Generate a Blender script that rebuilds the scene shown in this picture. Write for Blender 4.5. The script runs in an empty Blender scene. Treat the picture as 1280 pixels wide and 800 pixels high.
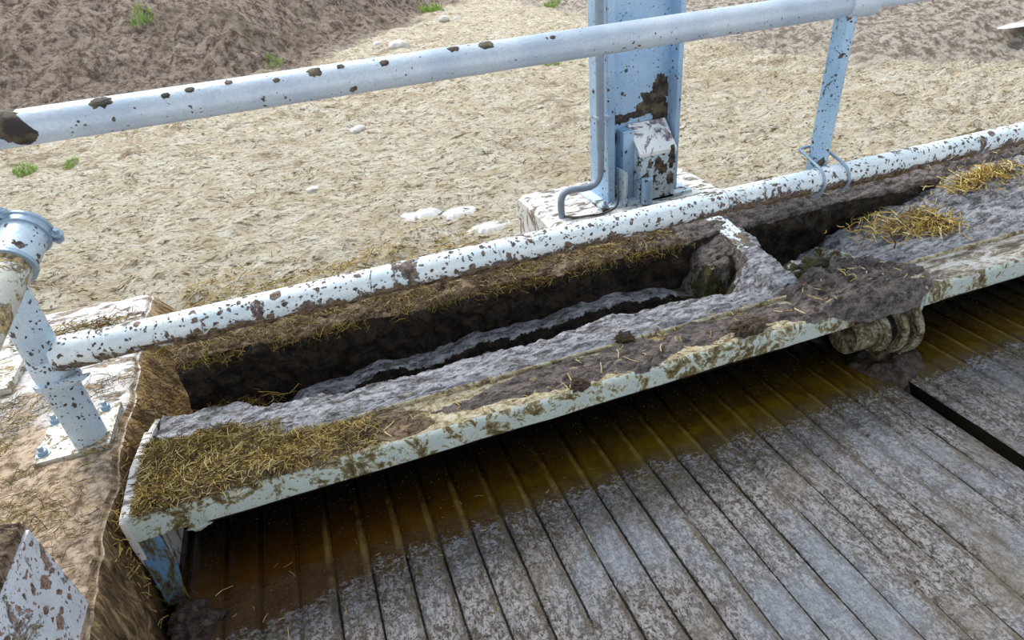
import bpy, bmesh, math, random
from mathutils import Vector, Matrix, noise as mn

S = bpy.context.scene
COL = S.collection
rnd = random.Random(7)

# ------------------------------------------------------------------ camera, world, sun, exposure
cam = bpy.data.objects.new('camera', bpy.data.cameras.new('camera'))
COL.objects.link(cam)
S.camera = cam
cam.data.sensor_width = 36.0
cam.data.lens = 798.0 / 1280.0 * 36.0
cam.data.clip_start = 0.02
cam.data.clip_end = 300
yaw, pitch, roll = (math.radians(a) for a in (16.57, 31.55, -5.6))
F = Vector((math.sin(yaw) * math.cos(pitch), math.cos(yaw) * math.cos(pitch), -math.sin(pitch)))
r0 = Vector((math.cos(yaw), -math.sin(yaw), 0))
u0 = r0.cross(F)
r1 = math.cos(roll) * r0 + math.sin(roll) * u0
u1 = -math.sin(roll) * r0 + math.cos(roll) * u0
M = Matrix((r1, u1, -F)).transposed().to_4x4()
M.translation = Vector((0, 0, 1.5))
cam.matrix_world = M

W = bpy.data.worlds.new('overcast_sky')
S.world = W
W.use_nodes = True
wn = W.node_tree
wn.nodes.clear()
w_out = wn.nodes.new('ShaderNodeOutputWorld')
w_bg = wn.nodes.new('ShaderNodeBackground')
w_tc = wn.nodes.new('ShaderNodeTexCoord')
w_sep = wn.nodes.new('ShaderNodeSeparateXYZ')
w_rmp = wn.nodes.new('ShaderNodeValToRGB')
w_rmp.color_ramp.elements[0].position = 0.0
w_rmp.color_ramp.elements[0].color = (0.90, 0.95, 1.0, 1)
w_rmp.color_ramp.elements[1].position = 0.8
w_rmp.color_ramp.elements[1].color = (0.74, 0.86, 1.0, 1)
wn.links.new(w_tc.outputs['Generated'], w_sep.inputs[0])
wn.links.new(w_sep.outputs[2], w_rmp.inputs[0])
wn.links.new(w_rmp.outputs[0], w_bg.inputs[0])
w_bg.inputs[1].default_value = 1.25
wn.links.new(w_bg.outputs[0], w_out.inputs[0])

sun = bpy.data.objects.new('sun', bpy.data.lights.new('sun', 'SUN'))
COL.objects.link(sun)
sun.data.energy = 3.0
sun.data.angle = math.radians(20)
sun.data.color = (1.0, 0.95, 0.87)
sun.rotation_euler = Vector((0.22, -0.62, -0.85)).to_track_quat('-Z', 'Y').to_euler()
sun.location = (-2, 6, 8)

S.view_settings.view_transform = 'Standard'
S.view_settings.look = 'None'
S.view_settings.exposure = 0.12
S.view_settings.gamma = 1.0
S.view_settings.use_curve_mapping = False


# ------------------------------------------------------------------ material helpers
def lin(c):
    out = []
    for v in c[:3]:
        v /= 255.0
        out.append(v / 12.92 if v <= 0.04045 else ((v + 0.055) / 1.055) ** 2.4)
    return (out[0], out[1], out[2], 1.0)


class NT:
    """small wrapper for building node trees"""
    def __init__(self, name):
        self.m = bpy.data.materials.new(name)
        self.m.use_nodes = True
        self.t = self.m.node_tree
        self.b = self.t.nodes['Principled BSDF']
        self.tc = self.t.nodes.new('ShaderNodeTexCoord')
        self.co = self.tc.outputs['Object']

    def n(self, typ, **kw):
        nd = self.t.nodes.new(typ)
        for k, v in kw.items():
            setattr(nd, k, v)
        return nd

    def link(self, a, b):
        self.t.links.new(a, b)

    def put(self, sock, v):
        if isinstance(v, (int, float)):
            sock.default_value = v
        elif isinstance(v, tuple):
            sock.default_value = v if len(v) == 4 or sock.type == 'VECTOR' else (*v, 1)
        else:
            self.link(v, sock)

    def scale(self, v, loc=(0, 0, 0), co=None):
        mp = self.n('ShaderNodeMapping')
        mp.inputs['Scale'].default_value = v
        mp.inputs['Location'].default_value = loc
        self.link(co or self.co, mp.inputs[0])
        return mp.outputs[0]

    def noise(self, s, det=4.0, rough=0.55, dist=0.0, co=None, col=False):
        nd = self.n('ShaderNodeTexNoise')
        nd.inputs['Scale'].default_value = s
        nd.inputs['Detail'].default_value = det
        nd.inputs['Roughness'].default_value = rough
        nd.inputs['Distortion'].default_value = dist
        self.link(co or self.co, nd.inputs['Vector'])
        return nd.outputs['Color' if col else 'Fac']

    def vor(self, s, feature='F1', co=None, rand=1.0):
        nd = self.n('ShaderNodeTexVoronoi', feature=feature)
        nd.inputs['Scale'].default_value = s
        nd.inputs['Randomness'].default_value = rand
        self.link(co or self.co, nd.inputs['Vector'])
        return nd

    def math(self, op, a, b=0.0, c=None, clamp=False):
        nd = self.n('ShaderNodeMath', operation=op, use_clamp=clamp)
        self.put(nd.inputs[0], a)
        self.put(nd.inputs[1], b)
        if c is not None:
            self.put(nd.inputs[2], c)
        return nd.outputs[0]

    def step(self, v, a, b, lo=0.0, hi=1.0):
        nd = self.n('ShaderNodeMapRange', interpolation_type='SMOOTHSTEP')
        self.put(nd.inputs[0], v)
        self.put(nd.inputs[1], a)
        self.put(nd.inputs[2], b)
        nd.inputs[3].default_value = lo
        nd.inputs[4].default_value = hi
        return nd.outputs[0]

    def mix(self, f, a, b, mode='MIX'):
        nd = self.n('ShaderNodeMix', data_type='RGBA', blend_type=mode)
        self.put(nd.inputs[0], f)
        self.put(nd.inputs[6], a)
        self.put(nd.inputs[7], b)
        return nd.outputs[2]

    def ramp(self, v, stops):
        nd = self.n('ShaderNodeValToRGB')
        e = nd.color_ramp.elements
        while len(e) < len(stops):
            e.new(0.5)
        for k, (p, c) in enumerate(stops):
            e[k].position = p
            e[k].color = c
        self.link(v, nd.inputs[0])
        return nd.outputs[0]

    def sep(self, co=None):
        nd = self.n('ShaderNodeSeparateXYZ')
        self.link(co or self.co, nd.inputs[0])
        return nd.outputs

    def bump(self, h, dist, strength=1.0, prev=None):
        nd = self.n('ShaderNodeBump')
        nd.inputs['Strength'].default_value = strength
        nd.inputs['Distance'].default_value = dist
        self.put(nd.inputs['Height'], h)
        if prev is not None:
            self.link(prev, nd.inputs['Normal'])
        self.link(nd.outputs[0], self.b.inputs['Normal'])
        return nd.outputs[0]

    def out(self, col=None, rough=None, metal=None, spec=None):
        if col is not None:
            self.put(self.b.inputs['Base Color'], col)
        if rough is not None:
            self.put(self.b.inputs['Roughness'], rough)
        if metal is not None:
            self.put(self.b.inputs['Metallic'], metal)
        if spec is not None:
            self.put(self.b.inputs['Specular IOR Level'], spec)
        return self.m


def splattered(name, base, mud, spots=0.5, patches=0.5, under=0.0, r=0.04, tint=None, size=1.0, seed=0.0, metal=0.15, under_col=None):
    """painted or galvanised steel with splashed mud: droplets, streaky patches, crust on the underside"""
    t = NT(name)
    co = t.scale((1, 1, 1), (seed, seed * 1.7, seed * 0.6))
    z = t.sep()[2]
    n0 = t.noise(6, 4, co=co)
    c = t.mix(t.step(n0, 0.35, 0.7), lin(base), lin(tint or tuple(max(0, v - 22) for v in base)))
    c = t.mix(t.step(t.noise(160, 3, co=co), 0.35, 0.75, 0, 0.35), c, lin(tuple(max(0, v - 45) for v in base)))
    wob = t.n('ShaderNodeVectorMath', operation='MULTIPLY_ADD')
    t.link(t.noise(38, 3, co=co, col=True), wob.inputs[0])
    wob.inputs[1].default_value = (0.03, 0.03, 0.03)
    t.link(co, wob.inputs[2])
    masks = []
    lowz = t.step(z, 0.3 * r, -0.8 * r) if under else 0.0
    for s, k in ((42 / size, 0.62), (85 / size, 0.6), (18 / size, 0.5)):
        v = t.vor(s, co=wob.outputs[0])
        rad = t.math('MULTIPLY', t.math('SUBTRACT', t.sep(v.outputs['Color'])[0], 1.0 - spots * k), 0.75)
        if under:
            rad = t.math('ADD', rad, t.math('MULTIPLY', lowz, 0.13 * under))
        masks.append(t.step(t.math('SUBTRACT', rad, v.outputs['Distance']), -0.03, 0.03))
    pn = t.math('ADD', t.noise(9 / size, 9, 0.74, 0.8, co=co), t.math('MULTIPLY', t.math('SUBTRACT', t.noise(110, 4, 0.7, co=co), 0.5), 0.10))
    if under:
        pn = t.math('ADD', pn, t.math('MULTIPLY', lowz, 0.16 * under))
    masks.append(t.step(pn, 0.80 - patches * 0.28, 0.83 - patches * 0.28))
    m = masks[0]
    for q in masks[1:]:
        m = t.math('MAXIMUM', m, q)
    mc = t.mix(t.step(t.noise(70, 6, 0.75, co=co), 0.38, 0.64), lin(tuple(v * 0.8 for v in mud)), lin(tuple(min(255, v * 1.6 + 14) for v in mud)))
    if under_col:
        under_col = tuple(under_col)
        uc = t.mix(t.step(t.noise(60, 7, 0.78, co=co), 0.40, 0.60), lin(tuple(v * 0.45 for v in under_col)), lin(tuple(min(255, v * 1.25) for v in under_col)))
        mc = t.mix(t.math('MULTIPLY', lowz, t.step(t.noise(22, 5, co=co), 0.3, 0.65)), mc, uc)
    t.bump(t.math('ADD', m, t.math('MULTIPLY', t.noise(90, 4, co=co), 0.5)), 0.003, 0.9)
    return t.out(t.mix(m, c, mc), t.math('ADD', t.math('MULTIPLY', m, 0.3), 0.42), t.math('MULTIPLY', t.math('SUBTRACT', 1.0, m), metal), 0.4)


def grimy(name, stops, sc=16.0, seed=0.0, streak=(1, 1, 1), bump=0.006, rough=0.6):
    """weathered paint: bare colour, algae and dung in one fine mottling"""
    t = NT(name)
    co = t.scale(streak, (seed, seed * 1.3, seed * 0.7))
    a = t.noise(sc, 10, 0.78, 0.9, co=co)
    b = t.noise(sc * 4.5, 6, 0.75, 0.4, co=co)
    f = t.math('ADD', t.math('MULTIPLY', a, 0.72), t.math('MULTIPLY', b, 0.28))
    c = t.ramp(f, [(p, lin(k)) for p, k in stops])
    sp = t.vor(120, co=co)
    dots = t.step(t.math('SUBTRACT', t.math('MULTIPLY', t.math('SUBTRACT', t.sep(sp.outputs['Color'])[0], 0.7), 0.9), sp.outputs['Distance']), -0.03, 0.03)
    c = t.mix(t.math('MULTIPLY', dots, 0.8), c, lin((64, 50, 38)))
    t.bump(f, bump * 2.5)
    return t.out(c, t.step(b, 0.35, 0.65, rough - 0.2, rough + 0.15), spec=0.45)


# ------------------------------------------------------------------ materials
def make_materials():
    d = {}
    d['rail'] = splattered('galvanised_rail', (208, 218, 228), (74, 60, 48), 0.42, 0.46, 0.4, tint=(182, 196, 212), seed=3.0, size=1.0, metal=0.2)
    d['pipe'] = splattered('splashed_pipe', (236, 243, 246), (78, 66, 60), 1.0, 0.78, 1.0, tint=(216, 232, 240), seed=1.0, under_col=(118, 100, 70))
    d['post'] = splattered('splashed_post', (202, 218, 230), (66, 58, 52), 0.85, 0.66, 0.0, tint=(176, 198, 216), seed=5.0, size=0.9)
    d['post_far'] = splattered('blue_post', (176, 206, 230), (66, 52, 46), 0.85, 0.68, 0.0, tint=(150, 186, 216), seed=8.0, size=0.8)
    d['steel'] = splattered('clean_galvanised', (168, 188, 206), (70, 60, 52), 0.4, 0.4, 0.0, seed=9.0, metal=0.4)
    d['plate'] = splattered('dirty_plate', (214, 212, 200), (118, 102, 72), 0.6, 0.98, seed=4.0, size=0.8)
    d['blue'] = grimy('blue_paint', [(0.42, (66, 56, 40)), (0.475, (122, 120, 96)), (0.505, (112, 158, 196)), (0.60, (120, 174, 222))], 14, 2.0, (1, 1, 0.5))
    d['lip'] = grimy('lip_paint', [(0.40, (70, 52, 30)), (0.455, (120, 104, 62)), (0.485, (158, 152, 114)), (0.505, (214, 222, 212)), (0.60, (196, 212, 212)), (0.66, (142, 136, 92))], 12, 6.0, (1.0, 1.0, 1.0))
    d['stub_white'] = splattered('stub_white', (236, 240, 248), (104, 84, 72), 1.0, 0.86, seed=31.0, size=0.9)
    d['lip_top_right'] = grimy('lip_top_bluish', [(0.40, (72, 60, 52)), (0.46, (132, 116, 98)), (0.50, (196, 188, 174)), (0.56, (228, 228, 226)), (0.63, (170, 186, 206))], 13, 17.0, (0.5, 1.5, 1))
    d['ring_dirt'] = grimy('dirty_ring', [(0.42, (44, 36, 26)), (0.48, (98, 84, 58)), (0.53, (150, 136, 104)), (0.60, (206, 208, 198))], 22, 26.0)
    d['lip_top'] = grimy('lip_top_paint', [(0.40, (72, 60, 52)), (0.46, (128, 110, 84)), (0.495, (196, 178, 138)), (0.55, (222, 212, 184)), (0.62, (236, 236, 228))], 26, 16.0, (0.7, 1.3, 1))
    d['column'] = splattered('galvanised_column', (180, 208, 234), (56, 46, 42), 0.6, 0.45, seed=11.0, tint=(154, 190, 224), metal=0.25)
    d['column_box'] = splattered('splashed_box', (208, 224, 232), (58, 48, 42), 0.8, 0.84, seed=12.0, size=0.9)
    d['box_lid'] = splattered('white_lid', (248, 248, 248), (104, 94, 100), 0.3, 1.0, seed=14.0, size=1.4)

    t = NT('grey_conduit_plastic')
    d['conduit'] = t.out(t.mix(t.noise(30, 4), lin((150, 164, 178)), lin((120, 132, 146))), 0.45)
    t = NT('dark_mud_splat')
    t.bump(t.noise(70, 6), 0.006)
    d['splat'] = t.out(t.mix(t.step(t.noise(25, 5), 0.4, 0.65), lin((50, 40, 36)), lin((104, 92, 70))), 0.7)
    t = NT('black_cable')
    d['cable'] = t.out(t.mix(t.noise(40, 3), lin((60, 58, 60)), lin((104, 100, 98))), 0.5)

    # white-washed concrete with mud streaks (plinth, block)
    t = NT('splashed_concrete')
    co = t.scale((1.0, 2.6, 1.0))
    n = t.noise(10, 8, 0.68, 0.4, co=co)
    m = t.step(n, 0.52, 0.60)
    v = t.vor(46)
    m = t.math('MAXIMUM', m, t.step(t.math('SUBTRACT', t.math('MULTIPLY', t.math('SUBTRACT', t.sep(v.outputs['Color'])[0], 0.55), 0.8), v.outputs['Distance']), -0.02, 0.03))
    base = t.mix(t.noise(60, 5), lin((232, 230, 228)), lin((204, 200, 196)))
    mc = t.mix(t.noise(22, 5), lin((96, 84, 76)), lin((150, 132, 108)))
    t.bump(t.math('ADD', m, t.noise(80, 5)), 0.004)
    d['concrete'] = t.out(t.mix(m, base, mc), 0.8)

    # block: white speckled at the far end, trodden earth towards the near end, straw-caked side
    t = NT('trodden_block')
    o = t.sep()
    zone = t.math('ADD', t.math('ADD', o[1], t.math('MULTIPLY', o[0], 0.55)), t.math('MULTIPLY', t.math('SUBTRACT', t.noise(5, 6, 0.65), 0.5), 1.3))
    earth_mask = t.step(zone, 1.62, 1.28)
    n = t.noise(9, 8, 0.7, 0.5, co=t.scale((1.0, 2.4, 1.4)))
    m = t.math('MAXIMUM', t.step(n, 0.53, 0.60), earth_mask)
    earth = t.mix(t.step(t.noise(34, 7, 0.7), 0.36, 0.62), lin((112, 92, 74)), lin((202, 180, 156)))
    earth = t.mix(t.step(t.noise(110, 4), 0.58, 0.7), earth, lin((198, 180, 156)))
    base = t.mix(t.noise(60, 5), lin((236, 232, 230)), lin((206, 200, 198)))
    geo = t.n('ShaderNodeNewGeometry')
    side = t.step(t.sep(geo.outputs['True Normal'])[2], 0.90, 0.72)
    sn = t.noise(14, 8, 0.7, 1.0, co=t.scale((1, 2.6, 0.7)))
    sidec = t.ramp(sn, [(0.36, lin((42, 32, 20))), (0.5, lin((108, 86, 58))), (0.64, lin((176, 150, 110)))])
    c = t.mix(m, base, earth)
    sidec = t.mix(t.math('MULTIPLY', t.step(o[1], 1.55, 1.85), 0.55), sidec, t.mix(t.step(sn, 0.38, 0.6), lin((104, 80, 50)), lin((190, 160, 116))))
    c = t.mix(t.math('MULTIPLY', side, t.step(o[0], -0.80, -0.70)), c, sidec)
    t.bump(t.math('ADD', t.math('MULTIPLY', m, 0.8), t.math('ADD', t.noise(26, 8, 0.7), t.noise(120, 3))), 0.007)
    d['block'] = t.out(c, 0.85, spec=0.3)

    # wet mud
    def mud(name, a, b, rough, bs, bd, speckle=0.0, streak=(1, 1, 1), spec=0.6):
        t = NT(name)
        co = t.scale(streak)
        h = t.math('ADD', t.noise(bs, 9, 0.62, 0.3, co=co), t.math('MULTIPLY', t.noise(bs * 4.5, 5, 0.6), 0.35))
        c = t.mix(t.step(t.noise(bs * 0.9, 9, 0.78, 0.5, co=co), 0.40, 0.60), lin(a), lin(b))
        if speckle:
            c = t.mix(t.step(t.noise(95, 4, 0.6), 0.70 - speckle * 0.1, 0.73 - speckle * 0.1), c, lin((196, 178, 132)))
        t.bump(h, bd)
        d[name] = t.out(c, t.step(t.noise(40, 4), 0.3, 0.7, rough, rough + 0.18), spec=spec)
    mud('wet_grey_mud', (74, 70, 70), (194, 196, 206), 0.24, 26, 0.030, 0.15, (0.7, 1.6, 1.5), 0.9)  # pale bluish tone carries the sky sheen of the wet surface
    mud('brown_mud', (60, 51, 48), (138, 126, 121), 0.5, 30, 0.026, 0.3, (0.9, 1.7, 1.3), 0.4)
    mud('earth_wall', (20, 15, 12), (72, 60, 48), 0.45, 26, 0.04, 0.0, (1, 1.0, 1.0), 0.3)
    mud('earth_ledge', (60, 46, 34), (158, 136, 112), 0.8, 30, 0.022, 0.5, (1.0, 1.6, 1.0), 0.25)
    mud('mossy_dirt', (24, 22, 10), (72, 66, 30), 0.6, 40, 0.012, 0.0, (1, 1, 1), 0.4)
    mud('dark_clod', (44, 36, 32), (96, 82, 72), 0.6, 40, 0.012, 0.1, (1, 1, 1), 0.4)

    # concrete floor: grey slurry film, amber liquid pooled along the trough
    t = NT('wet_concrete_floor')
    o = t.sep()
    X = o[0]
    flow = t.scale((1.7, 0.75, 1))
    n1 = t.noise(34, 8, 0.74, 0.4, co=flow)
    n2 = t.noise(60, 5, 0.7, 0.8, co=t.scale((1.0, 1.5, 1)))
    yb = t.math('ADD', o[1], t.math('MULTIPLY', t.math('SUBTRACT', t.noise(9, 8, 0.75), 0.5), 0.20))
    yb = t.math('ADD', yb, t.math('MULTIPLY', t.math('SUBTRACT', n2, 0.5), 0.22))
    yb = t.math('ADD', yb, t.math('MULTIPLY', t.step(X, 0.15, -0.6), 0.10))
    pool = t.step(yb, 1.262, 1.30)
    damp = t.step(yb, 1.05, 1.30)
    grey = t.mix(t.step(n1, 0.40, 0.56), lin((122, 112, 104)), lin((206, 202, 204)))
    grey = t.mix(t.step(n2, 0.52, 0.60, 0, 0.8), grey, lin((78, 66, 50)))
    grey = t.mix(t.step(t.noise(130, 3, 0.6, co=flow), 0.54, 0.62, 0, 0.9), grey, lin((66, 56, 46)))
    grey = t.mix(t.step(t.noise(2.2, 4), 0.44, 0.64, 0, 0.6), grey, lin((176, 188, 206)))  # bluish patches: sky reflection on the wet film, painted in
    grey = t.mix(t.step(t.noise(3.4, 5, co=t.scale((1, 1, 1), (9, 4, 0))), 0.52, 0.72, 0, 0.7), grey, lin((150, 138, 122)))
    grey = t.mix(t.math('MULTIPLY', t.math('MULTIPLY', damp, t.step(n2, 0.44, 0.54)), 0.85), grey, lin((104, 80, 34)))
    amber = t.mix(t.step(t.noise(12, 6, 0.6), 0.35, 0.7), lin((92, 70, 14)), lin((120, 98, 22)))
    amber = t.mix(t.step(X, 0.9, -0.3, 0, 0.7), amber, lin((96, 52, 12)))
    amber = t.mix(t.step(t.math('ADD', o[1], t.math('MULTIPLY', t.math('SUBTRACT', n1, 0.5), 0.15)), 1.33, 1.60), amber, lin((34, 23, 8)))  # shade below the trough put into the colour: amber darkens towards it
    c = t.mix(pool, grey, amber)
    # grooves every 10 cm: dark line along the slot, tan worn strip on its left
    bend = t.math('MULTIPLY', t.math('SUBTRACT', t.noise(3, 2, co=t.scale((2.5, 1, 1))), 0.5), 0.006)
    fr = t.math('FRACT', t.math('DIVIDE', t.math('ADD', t.math('ADD', X, bend), 10.1 - 0.097 + 0.05), 0.1))
    sg = t.math('MULTIPLY', t.math('SUBTRACT', fr, 0.5), 0.1)
    sgn = t.math('ADD', sg, t.math('MULTIPLY', t.math('SUBTRACT', t.noise(46, 6, 0.75), 0.5), 0.010))
    here = t.step(X, -0.32, -0.20)
    brk = t.step(t.noise(4.5, 3, co=t.scale((1.0, 0.6, 1), (3, 1, 0))), 0.30, 0.42)
    strip = t.math('MULTIPLY', t.step(sgn, -0.025, -0.017), t.step(sgn, 0.001, -0.003))
    strip = t.math('MULTIPLY', t.math('MULTIPLY', strip, here), t.step(t.noise(7, 5, 0.7), 0.36, 0.60))
    strip_fade = t.step(t.math('ADD', o[1], t.math('MULTIPLY', t.math('SUBTRACT', n1, 0.5), 0.3)), 1.56, 1.36)  # strips fade towards the trough along with the painted shade
    c = t.mix(t.math('MULTIPLY', strip, t.math('ADD', t.math('MULTIPLY', t.math('MULTIPLY', pool, strip_fade), 0.75), t.math('MULTIPLY', t.math('SUBTRACT', 1.0, pool), 0.75))), c, t.mix(pool, lin((112, 98, 74)), lin((164, 134, 74))))
    slot = t.math('MULTIPLY', t.step(t.math('ABSOLUTE', t.math('ADD', sg, t.math('MULTIPLY', t.math('SUBTRACT', t.noise(70, 4, 0.7), 0.5), 0.005))), 0.0042, 0.0022), t.math('MULTIPLY', here, brk))
    slot = t.math('MULTIPLY', slot, t.math('SUBTRACT', 1.0, t.math('MULTIPLY', pool, 0.9)))
    c = t.mix(slot, c, lin((30, 24, 18)))
    fl = t.step(t.noise(150, 2), 0.70, 0.73)
    c = t.mix(t.math('MULTIPLY', fl, pool), c, lin((186, 172, 140)))
    rg = t.mix(pool, t.step(t.noise(16, 6, 0.7, co=flow), 0.38, 0.62, 0.10, 0.42), (0.10, 0.10, 0.10, 1))
    h = t.math('ADD', n1, t.math('MULTIPLY', n2, 0.6))
    calm = t.math('MULTIPLY', pool, t.step(o[1], 1.26, 1.38))
    t.b.inputs['Coat Weight'].default_value = 0.4
    t.b.inputs['Coat Roughness'].default_value = 0.12
    t.b.inputs['Coat IOR'].default_value = 1.6
    nb = t.bump(t.math('MULTIPLY', h, t.math('SUBTRACT', 1.0, t.math('MULTIPLY', calm, 0.9))), 0.024)
    t.link(nb, t.b.inputs['Coat Normal'])
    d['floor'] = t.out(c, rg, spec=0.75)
    t = NT('gap_shade')
    d['gap'] = t.out(t.mix(t.noise(20, 4), lin((12, 10, 7)), lin((26, 22, 14))), 0.9, spec=0.05)  # near-black tone stands in for the shade down the gap

    # ground: dry sand, dark soil bank, grey track
    t = NT('sandy_ground')
    o = t.sep()
    x, y = o[0], o[1]
    wobn = t.math('MULTIPLY', t.math('SUBTRACT', t.noise(0.9, 8, 0.7), 0.5), 4.0)
    dist = t.math('SUBTRACT', t.math('SUBTRACT', y, 9.2), t.math('MULTIPLY', t.math('MAXIMUM', t.math('ADD', x, 0.4), 0.0), 1.55))
    soil = t.step(t.math('ADD', dist, wobn), -0.5, 0.5)
    cs = t.scale((1, 2.3, 1))
    sand = t.mix(t.step(t.noise(5, 9, 0.75, co=cs), 0.36, 0.64), lin((222, 204, 172)), lin((254, 246, 226)))
    sand = t.mix(t.step(t.noise(0.8, 5), 0.5, 0.72, 0, 0.7), sand, lin((208, 182, 150)))
    sand = t.mix(t.step(t.noise(17, 9, 0.8, 1.0, co=cs), 0.52, 0.57, 0, 0.85), sand, lin((140, 118, 86)))  # dark clumps, with the shade of small pits put into the colour
    sand = t.mix(t.step(t.noise(6.5, 11, 0.84, 1.4, co=cs), 0.545, 0.58, 0, 0.95), sand, lin((92, 76, 52)))
    sand = t.mix(t.step(t.noise(3.2, 10, 0.80, 1.2, co=t.scale((1, 2.3, 1), (4, 7, 0))), 0.59, 0.65, 0, 0.8), sand, lin((118, 104, 76)))
    sand = t.mix(t.math('MULTIPLY', t.step(t.noise(1.3, 10, 0.8, 0.6, co=t.scale((1, 1.6, 1), (2, 5, 0))), 0.52, 0.62, 0, 0.8), t.step(y, 3.5, 6.5)), sand, lin((150, 126, 98)))
    sand = t.mix(t.step(t.noise(13, 6, 0.7, co=cs), 0.58, 0.66, 0, 0.8), sand, lin((252, 246, 234)))
    brown = t.mix(t.step(t.noise(8, 10, 0.8), 0.40, 0.58), lin((104, 86, 74)), lin((210, 190, 174)))
    brown = t.mix(t.step(t.noise(1.1, 4), 0.5, 0.7, 0, 0.6), brown, lin((140, 126, 104)))
    grit = t.step(t.math('ADD', t.math('SUBTRACT', t.math('SUBTRACT', x, 5.2), t.math('MULTIPLY', t.math('MAXIMUM', t.math('SUBTRACT', 5.0, y), 0.0), 1.6)), t.math('MULTIPLY', t.math('SUBTRACT', t.noise(1.5, 6), 0.5), 1.6)), -0.1, 0.3)
    greyt = t.mix(t.step(t.noise(10, 9, 0.75, co=t.scale((1.6, 0.8, 1))), 0.42, 0.58), lin((138, 124, 112)), lin((212, 200, 186)))
    c = t.mix(soil, sand, brown)
    c = t.mix(t.math('MULTIPLY', grit, t.step(y, 20, 16)), c, greyt)
    rough_zone = t.math('ADD', t.math('MULTIPLY', soil, 1.0), 0.5)
    hh = t.math('ADD', t.noise(9, 9, 0.72, co=cs), t.math('MULTIPLY', t.noise(40, 6, 0.7), 0.3))
    t.bump(t.math('MULTIPLY', hh, rough_zone), 0.16)
    d['ground'] = t.out(c, 0.9, spec=0.2)

    for nm, c1, c2 in (('straw_gold', (214, 186, 106), (178, 146, 74)), ('straw_pale', (228, 212, 160), (200, 180, 122)),
                       ('straw_olive', (136, 124, 60), (104, 96, 44)), ('straw_brown', (112, 84, 50), (78, 58, 36))):
        t = NT(nm)
        d[nm] = t.out(t.mix(t.noise(12, 3), lin(c1), lin(c2)), 0.65, spec=0.3)
    t = NT('young_grass')
    d['grass'] = t.out(t.mix(t.noise(9, 3), lin((128, 160, 66)), lin((164, 186, 98))), 0.6)
    t = NT('pale_stone')
    t.bump(t.noise(14, 6), 0.02)
    d['stone'] = t.out(t.mix(t.noise(7, 5), lin((226, 220, 212)), lin((182, 176, 170))), 0.8)
    t = NT('standing_water')
    d['water'] = t.out(t.mix(t.noise(4, 4), lin((214, 212, 208)), lin((188, 184, 176))), 0.08, spec=0.9)  # whitish base colour stands in for the sky mirrored in the water
    t = NT('dry_clod')
    t.bump(t.noise(24, 6), 0.02)
    d['clod'] = t.out(t.mix(t.noise(10, 5), lin((206, 186, 150)), lin((136, 116, 86))), 0.9)
    t = NT('shade_roof_sheet')
    d['shade_roof'] = t.out(t.mix(t.noise(3, 4), lin((176, 178, 180)), lin((150, 152, 156))), 0.7)
    t = NT('rusty_clump')
    t.bump(t.noise(40, 6), 0.02)
    d['rusty'] = t.out(t.mix(t.noise(20, 5), lin((120, 72, 38)), lin((82, 50, 30))), 0.9)
    return d


MAT = make_materials()


# ------------------------------------------------------------------ object helpers
def tag(o, label=None, cat=None, group=None, kind=None):
    if label:
        o['label'] = label
    if cat:
        o['category'] = cat
    if group:
        o['group'] = group
    if kind:
        o['kind'] = kind
    return o


def empty(name, loc, label, cat, group=None):
    o = bpy.data.objects.new(name, None)
    COL.objects.link(o)
    o.location = loc
    o.empty_display_size = 0.1
    return tag(o, label, cat, group)


def link(name, me, mats, parent=None, loc=None, smooth=True):
    for m in (mats if isinstance(mats, (list, tuple)) else [mats]):
        me.materials.append(MAT[m] if isinstance(m, str) else m)
    o = bpy.data.objects.new(name, me)
    COL.objects.link(o)
    if loc is not None:
        o.location = loc
    if parent is not None:
        o.parent = parent
        p = Vector(parent.location)
        q = parent.parent
        while q is not None:
            p += Vector(q.location)
            q = q.parent
        o.location = Vector(loc or (0, 0, 0)) - p
    if smooth:
        for f in me.polygons:
            f.use_smooth = True
    return o


def data(name, vs, fs):
    me = bpy.data.meshes.new(name)
    me.from_pydata([tuple(v) for v in vs], [], fs)
    me.update()
    return me


def from_bm(name, bm):
    me = bpy.data.meshes.new(name)
    bmesh.ops.recalc_face_normals(bm, faces=bm.faces)
    bm.to_mesh(me)
    bm.free()
    return me


def smooth_by_angle(o, deg=35):
    me = o.data
    for f in me.polygons:
        f.use_smooth = True
    bm = bmesh.new()
    bm.from_mesh(me)
    for e in bm.edges:
        if len(e.link_faces) == 2 and e.calc_face_angle(0) > math.radians(deg):
            e.smooth = False
    bm.to_mesh(me)
    bm.free()
    return o


def box(name, lo, hi, mat, parent=None, bevel=0.004, rot=None, seg=2):
    """bevelled box, mesh centred on its own origin"""
    lo, hi = Vector(lo), Vector(hi)
    bm = bmesh.new()
    bmesh.ops.create_cube(bm, size=1)
    for v in bm.verts:
        v.co = Vector(v.co[i] * (hi - lo)[i] for i in range(3))
    if bevel:
        bmesh.ops.bevel(bm, geom=bm.edges[:], offset=bevel, segments=seg, affect='EDGES', profile=0.6)
    if rot:
        bmesh.ops.rotate(bm, verts=bm.verts, matrix=rot)
    o = link(name, from_bm(name, bm), mat, parent, (lo + hi) / 2)
    return smooth_by_angle(o)


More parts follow.
